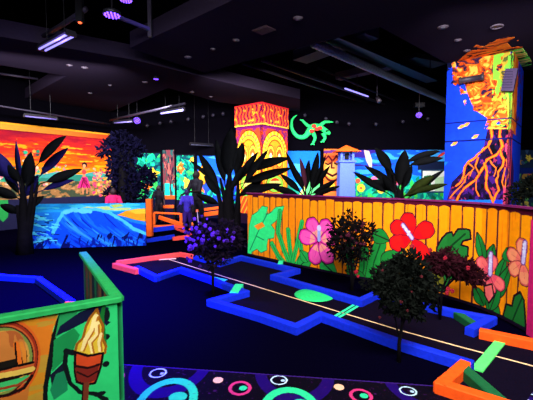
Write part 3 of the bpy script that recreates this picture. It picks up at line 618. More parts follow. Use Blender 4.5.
# painted line and marks
def strip(name, pts, w, m, label, cat, z=.0085):
    q = [at_z(x, y, .006) for x, y in pts]; mb = MB()
    for a, b in zip(q, q[1:]): mb.beam(a+Vector((0, 0, .0005)), b+Vector((0, 0, .0005)), w, z-.006)
    return tag(mb.build(name, m), label, cat)
strip('aiming_line', [(168, 259.2), (225, 277), (300, 300), (400, 330.5), (460, 347), (540, 368)], .02, M_cr, 'long thin cream line running down the middle of the dark lane', 'painted line')
strip('tee_line', [(159, 259.8), (176, 258.6)], .08, M_cr, 'short cream tee bar at the far left start of the aiming line', 'painted line', .0095)
strip('lane_mark', [(333, 317.5), (357, 303)], .035, M_te, 'left stripe of the mint pair crossing the lane behind the dark tree', 'painted line')
strip('lane_mark', [(337, 318.6), (361, 304.2)], .035, M_te, 'right stripe of the mint pair crossing the lane behind the dark tree', 'painted line')
strip('lane_mark', [(207, 276.5), (226, 280.5)], .09, M_te, 'mint bar on the lane beside the trunk of the violet flowering shrub', 'painted line', .0095)
strip('crossing_board', [(477, 371), (500, 343)], .085, mat('pale_green_board', (90, 235, 110)), 'pale green board laid across the lane at lower right', 'board', .02)
gx = at_z(239, 291, 0); T_ = MB().beam(at_z(234, 300, 0), at_z(239.5, 291, 0), .11, .1); tag(T_.build('ramp_block', M_te), 'small mint block at the notch of the near blue border', 'ramp')
e = at_z(314.5, 295, .006); m_ = MB(); m_.ball((e.x, e.y, .006), .27, .27, .035, 28, 10); tag(m_.build('putting_mound', mat('bright_green_mound', (36, 210, 110)), smooth=True), 'round green mound on the dark lane in front of the fence', 'mound')
tag(MB().beam(at_z(280, 269.5, 0), at_z(281, 266.2, 0), .08, .1).build('fence_foot_block', M_te), 'tiny mint block at the foot of the fence behind the blue border', 'block')
# ================================================================ front carpet
WC = at_z(120, 297, .95)
La_, Lb_ = at_z(120, 364.5, 0), at_z(440, 386.5, 0)
c = Canvas([(-2.2, 0), (2.6, 0)], 0, 1, 900, 520, (6, 3, 16), flat=.004); zz = np.linspace(.9, 3.25, 520)[:, None]; c.Z = zz+0*c.S
PUc = (26, 4, 88); TEc = (42, 212, 140)
for dx, dy in ((-128, -9), (0, 0), (121, 7), (250, 18), (375, 25)):
    c.ell(173+dx, 364+dy, 39, 25, PUc, ring=.72); c.ell(167+dx*1.02, 400+dy*1.3, 30, 22, TEc, ring=.72)
    c.put((np.abs(c.S) >= 0) & False, TEc)
    c.ell(178+dx*1.01, 397+dy, 9, 5, TEc); c.ell(158+dx, 373+dy, 8.5, 4.6, (190, 225, 240), ring=.82); c.ell(162+dx, 373.5+dy, 2, 1.2, (170, 200, 230))
    c.ell(240+dx, 388+dy*1.1, 11.5, 7, (200, 50, 110), ring=.72); c.ell(243+dx, 388+dy*1.1, 4, 2.4, TEc); c.ell(218+dx, 380+dy, 5, 3, (245, 185, 150)); 
g = vnoise(c.S*70, c.Z*70, 3); c.put(g > .9, (70, 20, 90), .5)
ln = La_.y+(c.S+(-2.2)-La_.x)*(Lb_.y-La_.y)/(Lb_.x-La_.x); c.put(c.Z > ln-.012, (50, 24, 100))
for k in range(16):
    x, y = random.uniform(-2, 2.4), random.uniform(.95, 1.75); c.ell(x+2.2, y, .17, .17, random.choice([PUc, TEc, (200, 50, 110)]), px=False, ring=.72)
o = c.build('patterned_carpet', None, .0035, mask=(c.Z < ln) & ~(((c.S-2.2-WC.x-.05)*1.13+(c.Z-WC.y)*.74 < 0) & (c.Z > WC.y-.06+(c.S-2.2-WC.x)*.671)), up=True); tag(o, 'black carpet with neon purple and mint rings along the bottom of the room', 'carpet')
# ================================================================ green front wall of the left lane
C_ = at_z(117, 298, .95); E_ = at_z(83, 252.5, .95); D_ = Vector((-.83, -.557, 0)); A_ = Vector((C_.x, C_.y, 0))+D_*1.3
T = thing('lane_wall', (C_.x, C_.y, 0), 'green topped lane wall with a painted torch and tiki mask, front left corner', 'partition wall')
c = Canvas([(A_.x, A_.y), (C_.x, C_.y)], 0, .93, 620, 460, (44, 205, 110))
c.poly([(-10, 300), (63, 300), (53, 330), (46, 400), (40, 470), (-10, 470)], (205, 135, 30))
g = fbm(c.S*8, c.Z*8, 3)
lf = c.inpoly(c.pts([(-60, 300), (60, 300), (52, 330), (46, 400), (40, 470), (-60, 470)]))
cx, cz = c.at(0, 362); rx = abs(c.at(10, 362)[0]-cx)/10; rz = abs(c.at(0, 352)[1]-cz)/10
Rr = np.hypot((c.S-cx)/rx, (c.Z-cz)/rz); wn = (g-.5)*2.2; Rw = Rr+wn
c.put(lf & (g > .58), (215, 120, 30)); c.put(lf & (fbm(c.S*5, c.Z*22, 9) > .6), (170, 150, 50), .7)
for r_, col in ((43, (215, 95, 30)), (40.5, (60, 24, 18)), (39.5, (150, 44, 24)), (37, (200, 90, 40)), (35.4, (50, 26, 20)), (34, (120, 140, 60)), (31, (205, 150, 60)), (28.6, (24, 20, 14))): c.put(lf & (Rw < r_), col)
q = np.maximum(np.abs(c.S-cx)/rx, 0); hd = ((c.S-cx)/rx/27.4)**4+(np.maximum(c.Z-cz, 0)/rz/30)**2.4
c.put(lf & (hd < 1) & (c.Z > cz), (196, 120, 50)); c.put(lf & (hd < .97) & (c.Z > cz) & (fbm(c.S*16, c.Z*5, 4) > .55), (170, 90, 40))
c.stroke([(16, 344), (18, 354), (19, 364)], .011, (225, 110, 30)); c.stroke([(21, 343), (24, 352), (25, 363)], .007, (215, 130, 40)); c.stroke([(15, 343), (16, 354), (17, 365)], .0035, (20, 12, 10))
c.poly([(-20, 372), (0, 369.5), (16, 366), (34, 363), (34, 368.5), (16, 371.5), (-20, 377)], (190, 90, 40))
c.stroke([(-20, 373), (0, 370), (16, 366), (33, 362.5)], .006, (14, 10, 10)); c.stroke([(-20, 379), (0, 376), (16, 373), (32, 369)], .012, (225, 190, 80)); c.stroke([(-20, 384), (0, 380), (16, 377), (31, 373)], .004, (30, 14, 10))
c.poly([(-20, 388), (0, 383), (16, 379), (30, 375), (26, 382), (10, 390), (-20, 398)], (60, 190, 100)); c.stroke([(-20, 392), (0, 389), (18, 385), (29, 378)], .006, (150, 60, 30)); c.stroke([(-20, 400), (8, 395), (24, 388), (32, 376)], .007, (30, 14, 12)); c.poly([(-20, 402), (8, 397), (24, 391), (30, 384), (26, 410), (-20, 420)], (190, 110, 40))
c.stroke([(62, 312), (54, 335), (51, 360), (46, 385), (44, 420)], .012, (14, 20, 20), wob=1.2)
c.poly([(60, 313), (80, 306), (75, 318), (60, 335), (55, 338)], (34, 150, 80)); c.poly([(101, 304), (109, 308), (106, 320), (111, 322), (106, 326), (100, 316), (85, 322), (70, 330), (56, 336), (60, 326), (80, 312)], (16, 22, 50))
c.poly([(54, 340), (74, 328), (80, 335), (72, 352), (52, 372)], (24, 140, 70)); c.poly([(50, 375), (64, 362), (66, 372), (52, 388)], (18, 24, 40)); c.poly([(56, 374), (66, 370), (68, 390), (54, 400), (50, 390)], (24, 130, 80))
c.stroke([(66, 350), (65, 365), (70, 383), (80, 392), (96, 394), (106, 400)], .011, (14, 22, 24), wob=1.4); c.stroke([(66, 351), (73, 353)], .012, (14, 22, 24))
for x, y, rx, ry in ((107, 315, 3, 6), (106, 337, 4, 3), (106, 364, 3.5, 3), (100, 394, 6, 2.4), (71, 352, 5, 2)): c.ell(x, y, rx, ry, (14, 24, 26))
c.poly([(103, 303), (106, 303), (104, 318), (107, 345), (100, 350), (96, 330)], (20, 110, 40))
c.poly([(75, 352), (77, 344), (83, 338), (86, 326), (90, 318), (97, 309), (99, 318), (103, 326), (102, 338), (106, 346), (105, 353), (90, 356)], (225, 190, 50), (150, 90, 20), .006)
for P in ([(82, 350), (86, 340), (92, 330), (96, 316)], [(92, 352), (90, 342), (97, 334), (97, 324)], [(100, 350), (99, 342), (101, 334)]): c.stroke(P, .009, (250, 225, 140), wob=1.5); c.stroke([(x+2, y+1) for x, y in P], .004, (180, 110, 30))
c.poly([(75, 352), (88, 356), (103, 353), (101, 366), (97, 378), (95, 383), (86, 385), (77, 382), (75, 372)], (205, 70, 30), (24, 12, 14), .006)
c.poly([(75, 368), (99, 366), (96, 380), (86, 384), (77, 380)], (120, 34, 26)); c.stroke([(76, 366), (88, 368), (101, 364)], .006, (40, 14, 14)); c.stroke([(77, 372), (88, 377), (98, 371)], .004, (40, 14, 14)); c.stroke([(86, 385), (84, 420)], .014, (110, 50, 30)); c.stroke([(83, 385), (81, 420)], .003, (20, 10, 10))
c.build('front_panel', T, .03, (20, 60, 40))
c = Canvas([(E_.x, E_.y), (C_.x-.02, C_.y+.035)], 0, .93, 260, 160, (30, 48, 50))
g = fbm(c.S*14, c.Z*1.2, 3); c.put(g > .52, (110, 80, 50)); c.put(g < .4, (30, 110, 70)); c.put(vnoise(c.S*30, c.Z*2, 8) > .8, (20, 18, 36)); c.put(c.S < .05, (60, 90, 90))
c.build('side_panel', T, .03, (40, 180, 100))
M_gr = mat('green_rail_paint', (40, 172, 84))
MB().beam(A_+Vector((0, 0.015, .931)), Vector((C_.x, C_.y+.015, .931)), .06, .026, .006, ext=.01).build('top_rail', M_gr, T)
MB().beam(Vector((E_.x, E_.y, .929)), Vector((C_.x, C_.y+.01, .929)), .058, .027, .006).build('top_rail', M_gr, T)
# ================================================================ plants
VIEW = Vector((0, -1, .05))
def blade(mb, a, b, w, arch=.12, n=14, fold=.25, tilt=0., prof=None):
    a = Vector(a); b = Vector(b); d = b-a; L = d.length
    up = Vector((0, 0, 1)); side = d.cross(VIEW).normalized(); side = Matrix.Rotation(tilt, 3, d.normalized()) @ side; nrm = side.cross(d).normalized()
    mid = a.lerp(b, .5)+(up*.6*arch*L if abs(d.normalized().z) < .9 else side*arch*L*.4)+nrm*.0
    vs = []; fs = []
    for i in range(n):
        t = i/(n-1); p = a*(1-t)**2+mid*2*t*(1-t)+b*t*t
        ww = w*((.05 if t < .18 else .05+.95*max(0., math.sin(PI*((t-.18)/.82)**.85))**.8) if prof is None else prof(t))*.5+.002
        vs += [p-side*ww+nrm*ww*fold, p+nrm*-.004, p+side*ww+nrm*ww*fold, p-nrm*.012]
        if i:
            k = 4*(i-1)
            fs += [(k, k+1, k+5, k+4), (k+1, k+2, k+6, k+5), (k+3, k, k+4, k+7), (k+2, k+3, k+7, k+6)]
    fs += [(0, 3, 2, 1), (4*n-4, 4*n-3, 4*n-2, 4*n-1)]
    mb.add(vs, fs)
M_lf = mat('dark_banana_leaf', (9, 10, 12), .85, .06, var=.3, scale=6); M_lf2 = mat('olive_leaf', (30, 38, 8), .85, .06, var=.4, scale=6); M_lfb = mat('indigo_lit_leaf', (16, 12, 60), .85, .06, var=.3, scale=6)
M_st = mat('dark_plant_stalk', (9, 7, 10), .85, .06, var=.3, scale=9)
def big_plant(label, base, d, leaves, stems, m=M_lf, name='banana_plant', soil=None):
    B = at_y(base[0], base[1], d); T = thing(name, (B.x, B.y, 0), label, 'plant')
    z0 = 0.0
    mb = MB()
    for P, r0, r1 in stems:
        q = [Vector((B.x, B.y, 0)) if p is None else at_y(p[0], p[1], d) for p in P]
        mb.tube(q, [r0+(r1-r0)*i/(len(q)-1) for i in range(len(q))], 8)
    mb.build('stalk', M_st, T, True)
    for i, l in enumerate(leaves):
        x0, y0, x1, y1, w = l[:5]; dz = l[5] if len(l) > 5 else random.uniform(-.35, .35)
        a = at_y(x0, y0, d); b = at_y(x1, y1, d+dz); wm = w/F*d*.85
        mm = l[6] if len(l) > 6 else m
        mb = MB(); blade(mb, a, b, wm, random.uniform(-.05, .12), tilt=random.uniform(-.5, .5)); mb.tube([Vector((B.x, B.y, max(.2, a.z-.5))).lerp(a, .5), a, a.lerp(b, .4)], [.012, .012, .005], 5)
        mb.build('leaf', mm, T, True)
big_plant('tall dark banana plant at far left beside the wave partition', (25, 253), 7.5,
  [(20, 190, -6, 150, 15, .1, M_lfb), (22, 200, 2, 160, 13), (22, 190, 16, 141, 9, .1, M_lfb), (26, 192, 31, 152, 15), (24, 200, 38, 175, 12, 0, M_lfb), (34, 168, 66, 136, 15), (36, 180, 68, 148, 13, .2, M_lfb), (40, 184, 82, 169, 11), (38, 192, 74, 180, 9, 0, M_lfb), (22, 200, -8, 188, 12), (24, 215, 0, 205, 10), (22, 185, 8, 165, 10), (28, 210, 44, 196, 9), (18, 178, -10, 170, 9, .1, M_lfb)],
  [([None, (25, 235), (24, 215), (23, 195), (22, 172)], .17, .02), ([None, (22, 225), (18, 205)], .11, .05), ([None, (28, 225), (31, 200), (34, 170)], .09, .02), ([None, (30, 230), (34, 205), (38, 182)], .07, .02)])
big_plant('dark banana plant with a thick trunk between the tiki column and the violet shrub', (232, 248), 8.3,
  [(228, 186, 231, 128, 23), (234, 180, 243, 142, 13), (226, 190, 216, 140, 12), (222, 192, 198, 152, 10), (224, 200, 204, 176, 10), (232, 190, 258, 152, 9), (236, 175, 290, 158, 12), (234, 186, 292, 168, 12), (232, 196, 282, 184, 11, -.2), (240, 190, 268, 150, 9), (222, 205, 196, 194, 9), (234, 200, 262, 181, 10), (218, 186, 190, 160, 5), (228, 195, 246, 164, 8)],
  [([None, (230, 228), (228, 205), (229, 188), (230, 168)], .24, .03), ([None, (236, 225), (238, 205), (238, 180)], .15, .02), ([None, (222, 225), (221, 205), (216, 188)], .14, .02), ([None, (228, 215), (224, 195), (220, 178)], .12, .02)])
big_plant('spiky dark plant with pink shoots behind the fence, right of the tiki column', (308, 225), 7.6,
  [(305, 195, 286, 152, 7), (306, 193, 300, 158, 6, 0, mat('plum_leaf', (70, 24, 44))), (309, 195, 318, 152, 9), (308, 194, 330, 166, 7), (308, 196, 336, 180, 8), (304, 196, 280, 174, 8), (304, 198, 270, 186, 8), (310, 196, 326, 155, 5), (306, 195, 293, 166, 7), (309, 198, 340, 186, 6), (305, 196, 309, 160, 8)],
  [([None, (308, 210), (307, 195)], .07, .03)])
big_plant('wide dark banana plant behind the middle of the fence, against the blue sea mural', (400, 240), 6.3,
  [(394, 176, 375, 148, 13), (398, 192, 405, 150, 16), (400, 165, 440, 151, 8, .2, M_lf), (404, 167, 443, 158, 9), (400, 190, 365, 166, 10), (392, 196, 353, 172, 8), (396, 192, 372, 180, 10), (402, 192, 412, 165, 8), (404, 196, 434, 176, 10, 0, M_lf2), (406, 200, 444, 170, 7, .1), (402, 198, 424, 186, 9, 0, M_lf2), (396, 196, 382, 176, 9), (398, 196, 384, 160, 10), (404, 196, 448, 184, 7, -.2, M_lf2)],
  [([None, (400, 215), (399, 190)], .1, .04), ([None, (396, 200), (394, 176)], .04, .015), ([None, (402, 195), (403, 168)], .04, .015)])
def leafcloud(mb, blobs, n, size, flat=.6):
    wts = [b[1]*b[2]*b[3] for b in blobs]; tot = sum(wts)
    for (cx, rx, ry, rz), wt in zip([(b[0], b[1], b[2], b[3]) for b in blobs], wts):
        for k in range(max(8, int(n*wt/tot))):
            u = Vector(np.random.normal(size=3)).normalized()*random.uniform(.35, 1)**.5
            p = Vector((cx[0]+u.x*rx, cx[1]+u.y*ry, cx[2]+u.z*rz)); d = (u+Vector(np.random.normal(size=3))*.7).normalized(); s = size*random.uniform(.6, 1.3)
            sd = d.orthogonal().normalized(); sd = Matrix.Rotation(random.uniform(0, 6.28), 3, d) @ sd; nn = d.cross(sd)*s*.12
            mb.add([p, p+d*s*.45+sd*s*.28+nn, p+d*s, p+d*s*.45-sd*s*.28+nn, p+d*s*.5-nn*.6], [(0, 1, 4), (1, 2, 4), (2, 3, 4), (3, 0, 4), (0, 3, 2, 1)])
def shrub(name, label, base, blobs, n, size, m, trunks, flowers=None, cat='shrub'):
    """blobs, trunks in pixels at the depth of the base"""
    B = at_z(*base); d = B.y; T = thing(name, (B.x, B.y, 0), label, cat); sc = d/F
    mb = MB()
    for P, r0, r1 in trunks:
        q = [Vector((B.x, B.y, 0)) if p is None else at_y(p[0], p[1], d+(p[2] if len(p) > 2 else 0)) for p in P]
        mb.tube(q, [r0+(r1-r0)*i/(len(q)-1) for i in range(len(q))], 7)
    mb.build('trunk', M_st, T, True)
    bl = []
    for (x, y, rx, ry) in blobs: bl.append((at_y(x, y, d+random.uniform(-.4, .4)*rx*sc), rx*sc, rx*sc*.9, ry*sc))
    mb = MB(); leafcloud(mb, bl, n, size); mb.build('foliage', m, T)
    tw = MB()
    for b in bl:
        for k in range(5):
            u = Vector(np.random.normal(size=3)).normalized(); tw.tube([Vector((B.x, B.y, max(.3, b[0].z-b[3]*1.1))).lerp(b[0], .5), b[0], b[0]+Vector((u.x*b[1], u.y*b[2], u.z*b[3]))*.9], [.008, .006, .003], 4)
    tw.build('twigs', M_st, T)
    if flowers:
        for x, y, r, fm, dz in flowers:
            p = at_y(x, y, d+dz); mb = MB(); R = r*sc
            for k in range(5):
                a = 2*PI*k/5+random.random(); mb.ball(p+Vector((math.cos(a)*R*.55, random.uniform(-.2, .2)*R, math.sin(a)*R*.55)), R*.5, R*.3, R*.5, 6, 5)
            mb.build('flower', fm, T, True)
    return T
M_vl = mat('violet_petals', (88, 34, 190)); M_vd = mat('deep_violet_petals', (48, 14, 110)); M_lg = mat('dark_green_leaf', (8, 12, 8), .85, .06, var=.4, scale=8); M_mr = mat('maroon_leaf', (38, 7, 16), .85, .06, var=.4, scale=8); M_rp = mat('dark_red_petals', (130, 14, 34)); M_lv = mat('plum_green_leaf', (20, 11, 28), .85, .06, var=.4, scale=8)
fl = [(193+random.gauss(0, 7) if k % 2 else 218+random.gauss(0, 14), 236+random.gauss(0, 9), random.uniform(1.2, 2.4), M_vl if k % 3 else M_vd, random.uniform(-.45, .1)) for k in range(60)]
shrub('flowering_shrub', 'slim shrub covered in violet blossoms at the left end of the orange fence', (213, 295),
  [(208, 240, 17, 17), (226, 234, 16, 14), (218, 252, 16, 13), (237, 242, 9, 9), (197, 246, 10, 11), (212, 262, 7, 8)], 1500, .06, M_lv, [([None, (213, 275), (213, 255), (218, 240)], .02, .01), ([None, (212, 270), (205, 250)], .015, .008)], fl)
shrub('potted_shrub', 'dark maroon leaved shrub in front of the fence, right of the pink hibiscus', (352, 291),
  [(350, 238, 17, 17), (342, 228, 13, 11), (362, 232, 13, 12), (338, 244, 11, 11), (363, 250, 9, 9), (350, 256, 11, 10), (350, 216, 7, 5), (334, 252, 6, 6)], 1500, .06, mat('black_green_leaf', (9, 7, 9), .85, .06, var=.4, scale=8), [([None, (352, 270), (351, 250)], .02, .01), ([None, (350, 272), (344, 250)], .012, .008), ([None, (355, 270), (360, 245)], .012, .008)],
  [(352+random.gauss(0, 12), 238+random.gauss(0, 10), random.uniform(1, 1.8), mat('maroon_petals', (60, 8, 30)), -.3) for k in range(14)])
shrub('small_tree', 'small dark green tree standing before the near blue border', (399, 362),
  [(405, 278, 26, 20), (392, 288, 18, 16), (420, 286, 17, 15), (408, 262, 14, 11), (400, 302, 20, 13), (384, 275, 11, 11), (424, 300, 12, 10), (412, 312, 12, 8)], 3200, .05, M_lg, [([None, (399, 345), (402, 325), (403, 300)], .018, .01), ([(401, 340), (397, 330), (394, 310)], .01, .006), ([(402, 325), (412, 305)], .01, .006)],
  [(405+random.gauss(0, 17), 288+random.gauss(0, 14), random.uniform(1, 1.7), mat('dull_red_petals', (64, 10, 18)), -.3) for k in range(6)], 'tree')
shrub('flowering_shrub', 'low arching maroon flowering shrub right of the small dark tree', (440, 320),
  [(444, 264, 14, 10), (460, 268, 15, 10), (474, 276, 10, 8), (448, 254, 8, 5), (435, 262, 9, 9), (481, 278, 5, 5)], 1900, .055, M_mr, [([None, (442, 290), (450, 272)], .015, .008), ([None, (436, 285), (436, 270)], .012, .006), ([(442, 290), (460, 274), (478, 278)], .01, .005)],
  [(x, y, 2.2, M_rp, -.3) for x, y in ((448, 289), (452, 291), (430, 250), (445, 258), (468, 268), (412, 246), (447, 293))])
shrub('low_shrub', 'low green and red shrub at the fence foot, left of the small tree', (372, 294),
  [(378, 283, 10, 6), (366, 284, 7, 5), (388, 286, 7, 5)], 260, .045, M_lg, [([None, (374, 286)], .01, .006)], [(356, 272, 2.2, M_rp, -.2), (358, 276, 1.8, M_rp, -.2)])
# violet tree between the sunset wall and the jungle panels
shrub('hanging_vine_tree', 'tall shaggy indigo tree between the sunset wall and the jungle panels', (124, 232),
  [(121, 140, 10, 8), (111, 147, 7, 8), (131, 144, 8, 7), (124, 158, 7, 14), (119, 182, 6, 20), (130, 190, 6, 18), (146, 178, 9, 8), (113, 168, 5, 13), (140, 172, 8, 5), (111, 198, 6, 10), (140, 194, 6, 9), (103, 151, 5, 5), (138, 150, 6, 6)], 3000, .13, mat('indigo_leaf', (8, 6, 32), .85, .06, var=.5, scale=4), [([None, (124, 205), (123, 170), (122, 140)], .2, .1), ([None, (130, 200), (133, 170), (128, 145)], .12, .05), ([(126, 175), (140, 176), (148, 172)], .05, .02)], cat='tree')
shrub('low_shrub', 'small dark bush on the far right behind the end of the fence', (524, 262), [(522, 190, 9, 9), (532, 186, 8, 10), (514, 196, 7, 6)], 420, .09, M_lg, [([None, (524, 215), (523, 195)], .03, .015)])
# ================================================================ far course pieces
def post(px, y0, y1, w, m, label, name='marker_post', d=None):
    b = at_z(px, y1) if d is None else at_y(px, y1, d); zt_ = at_y(px, y0, b.y).z; ww = w/F*b.y/2
    return tag(MB().box((b.x-ww, b.y-ww, 0 if d is None else b.z), (b.x+ww, b.y+ww, zt_)).build(name, m), label, 'post')
def plank(x0, y0, x1, y1, hp, m, label, d0, d1=None, name='course_board', cat='board', th=.06):
    d1 = d1 or d0; a = at_y(x0, y0, d0); b = at_y(x1, y1, d1); h = hp/F*d0
    if min(a.z, b.z) < .16:
        return tag(MB().beam(a, b, th, h, .006).build(name, m), label, cat)
    T = thing(name, (a.x, a.y, 0), label, cat); MB().beam(a, b, th, h, .006).build('board', m, T)
    for q in (.04, .96): v = a.lerp(b, q); MB().box((v.x-.03, v.y+.031, 0), (v.x+.03, v.y+.08, v.z+h*.9)).build('upright', M_dk, T)
    return T
M_o2 = mat('bright_orange_board', (255, 96, 26))
# a framed rail group standing on the floor right of the wave partition
post(150, 199, 236, 5.5, M_o2, 'bright orange upright post at the right end of the wave partition')
T = thing('course_railing', tuple(at_y(190, 230, 12.0)*1), 'orange railing frame with a slanted brace behind the blue boards', 'railing'); T.location.z = 0
def rpart(name, x0, y0, x1, y1, h, d0, d1): a = at_y(x0, y0, d0); b = at_y(x1, y1, d1); MB().beam(a, b, .07, h/F*d0, .006).build(name, M_o2, T)
rpart('top_board', 154, 213.5, 180, 214.5, 1.6, 12.3, 12.3); rpart('brace_board', 159, 219, 183, 227, 3.6, 11.6, 11.2); rpart('bottom_board', 152, 228, 182, 227, 2.6, 11.4, 11.4)
for px in (154, 181): b = at_y(px, 215, 12.3); MB().box((b.x-.04, b.y-.04, 0), (b.x+.04, b.y+.04, b.z+.05)).build('upright', M_o2, T)
plank(146, 233, 174, 229.5, 4.5, M_bl, 'upper blue board beside the orange post', 9.9, 10.3)
plank(146, 243.5, 174, 238.5, 4.5, M_bl, 'lower blue board beside the orange post', 8.8, 9.4)
plank(174, 227.5, 184, 228.5, 2.5, M_rd, 'short coral board right of the upper blue board', 10.6)
plank(173, 241.5, 191, 238.5, 4.5, M_rd, 'coral board at the right end of the lower blue board', 9.1, 9.4)
plank(176, 229.5, 191, 235, 1.5, M_rd, 'thin slanting coral board in front of the children', 10.4, 9.8)
plank(201, 217, 222, 214, 4, M_o2, 'lower long orange board before the blue bird mural', 12.2, 12.4)
plank(196, 212, 222, 208.5, 2.6, M_o2, 'upper long orange board before the blue bird mural', 12.6, 12.8)
plank(163, 208, 174, 208, 3, M_o2, 'short orange board in front of the narrow bark panel', 13.3)
tag(MB().tube([at_y(197, 210, 11.6), at_y(199, 229, 11.4)], .012, 6).build('putter', mat('pale_metal', (190, 170, 220), .4, .5)), 'thin pale putter standing beside the adult in dark clothes', 'golf club')
b_ = at_z(191.5, 225, .09); tag(MB().ball(b_, .07, .07, .09).build('orange_lantern', M_en, smooth=True), 'small glowing orange ball beside the child in a lilac shirt', 'ball')
# ================================================================ people
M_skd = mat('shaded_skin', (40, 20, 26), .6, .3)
def person(name, label, px, ytop, d, H, shirt, pants, hair, skin=M_skd, face=0, lean=0, arm=((.3, .3), (.3, .3)), step=.1, shoes=None, skirt=False):
    p = at_y(px, ytop, d); T = thing(name, (p.x, p.y, 0), label, 'person'); s = H; ca_, sa_ = math.cos(face), math.sin(face)
    def P(x, y, z): x += lean*z*s; X = x*s if True else x; return Vector((p.x+(x*ca_-y*sa_)*s, p.y+(x*sa_+y*ca_)*s, z*s))
    def skin_mesh(nm, chains, m, vox=.009):
        mb = MB()
        for ch in chains:
            for (q, r) in ch: mb.ball(q, r*s, n=10, m=7)
            for (q0, r0), (q1, r1) in zip(ch, ch[1:]): mb.tube([q0, q1], [r0*s, r1*s], 10)
        o = mb.build(nm, m, T, True); md = o.modifiers.new('Remesh', 'REMESH'); md.mode = 'VOXEL'; md.voxel_size = vox*s; md.use_smooth_shade = True
        sm_ = o.modifiers.new('Smooth', 'SMOOTH'); sm_.iterations = 3; sm_.factor = .5
        return o
    pel = (P(0, 0, .52), .075); ch = [[pel, (P(0, 0, .62), .07), (P(0, 0, .73), .085), (P(0, 0, .80), .07), (P(0, 0, .845), .032), (P(0, -.005, .88), .05), (P(0, -.01, .93), .062), (P(0, -.005, .975), .04)]]
    hands = []
    for sx, (ax, ay) in zip((-1, 1), arm):
        sh = P(sx*.105, 0, .805); el = P(sx*.15, -ay*.3, .64); wr = P(sx*(.15-ax*.1), -ay*1.0, .50+ay*.35)
        ch.append([(P(0, 0, .80), .07), (sh, .036), (el, .024), (wr, .017), (wr+(wr-el).normalized()*.045*s, .02)])
        hd = (wr-el).normalized(); sdv = hd.cross(Vector((0, 1, 0))).normalized(); pc = wr+hd*.045*s
        for f_ in range(4): q0 = pc+sdv*(f_-1.5)*.011*s; hands.append([(q0, .0065), (q0+hd*.022*s+Vector((0, -.003*s, 0)), .006), (q0+hd*(.04-.004*abs(f_-1.5))*s+Vector((0, -.012*s, 0)), .005)])
        hands.append([(wr+hd*.02*s-sdv*.012*s, .007), (wr+hd*.035*s-sdv*.03*s, .006), (wr+hd*.05*s-sdv*.036*s, .005)])
        fy = sx*step; ch.append([pel, (P(sx*.05, 0, .50), .06), (P(sx*.055, fy*.4-.01, .28), .04), (P(sx*.055, fy*.9, .06), .026), (P(sx*.055, fy*.9-.01, .02), .025), (P(sx*.06, fy*.9-.09, .014), .02)])
    body = skin_mesh('body', ch+hands, skin, .006)
    # face: nose, eyes, ears as small raised features on the head
    mb = MB(); mb.ball(P(0, -.075, .925), .010*s, .012*s, .014*s, 6, 5); [mb.ball(P(k*.062, 0, .925), .008*s, .012*s, .018*s, 6, 5) for k in (-1, 1)]; mb.build('face_features', skin, T, True)
    mb = MB(); [mb.ball(P(k*.022, -.066, .937), .007*s, .006*s, .005*s, 6, 5) for k in (-1, 1)]; mb.build('eyes', M_dk, T, True)
    hb = MB(); hb.ball(P(0, .012, .945), .064*s, .066*s, .062*s, 14, 10); hb.build('hair', hair, T, True)
    skin_mesh('shirt', [[(P(0, 0, .50), .09), (P(0, 0, .62), .088), (P(0, 0, .73), .102), (P(0, 0, .812), .078)]]+[[(P(0, 0, .80), .08), (P(sx*.105, 0, .805), .05), (P(sx*.15, -ay*.3, .64), .036)] for sx, (ax, ay) in zip((-1, 1), arm)], shirt)
    if skirt: skin_mesh('skirt', [[(P(0, 0, .54), .075), (P(0, 0, .45), .095), (P(0, 0, .36), .115)]], pants)
    else: skin_mesh('trousers', [[(P(0, 0, .54), .084), (P(0, 0, .49), .08), (P(sx*.052, sx*step*.2-.005, .40), .062), (P(sx*.055, sx*step*.5-.01, .26 if not shoes else .24), .05)] for sx in (-1, 1)], pants)
    mb = MB()
    for sx in (-1, 1): mb.ball(P(sx*.058, sx*step*.9-.05, .022), .034*s, .072*s, .024*s, 10, 6)
    for v in mb.v: v.z = max(v.z, .001)
    mb.build('shoes', shoes or M_dk, T, True)
    return T
M_hair = mat('black_hair', (10, 7, 12)); M_pk = mat('pink_shirt', (190, 26, 90)); M_ll = mat('lilac_shirt', (60, 44, 175)); M_dc = mat('dark_clothes', (8, 6, 18)); M_bs = mat('violet_shorts', (48, 20, 110))
person('person', 'child in a pink shirt seen over the wave partition before the sunset wall', 113, 189, 9.6, 1.28, M_pk, M_dc, M_hair, face=.6)
person('person', 'small dark clothed child standing behind the orange post by the jungle panel', 158.5, 186, 12.9, 1.28, M_dc, M_dc, M_hair, arm=((.3, .3), (-.3, .1)))
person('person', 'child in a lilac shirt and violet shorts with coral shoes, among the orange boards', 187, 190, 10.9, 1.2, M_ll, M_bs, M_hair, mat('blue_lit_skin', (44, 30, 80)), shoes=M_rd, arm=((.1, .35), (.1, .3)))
person('person', 'adult in dark clothes leaning beside the child in lilac, left of the thick trunk', 197.5, 172, 11.9, 1.76, M_dc, M_dc, M_hair, mat('dark_lit_skin', (18, 10, 14)), lean=-.02, face=-.5, arm=((.4, .25), (.1, .4)), step=.12)
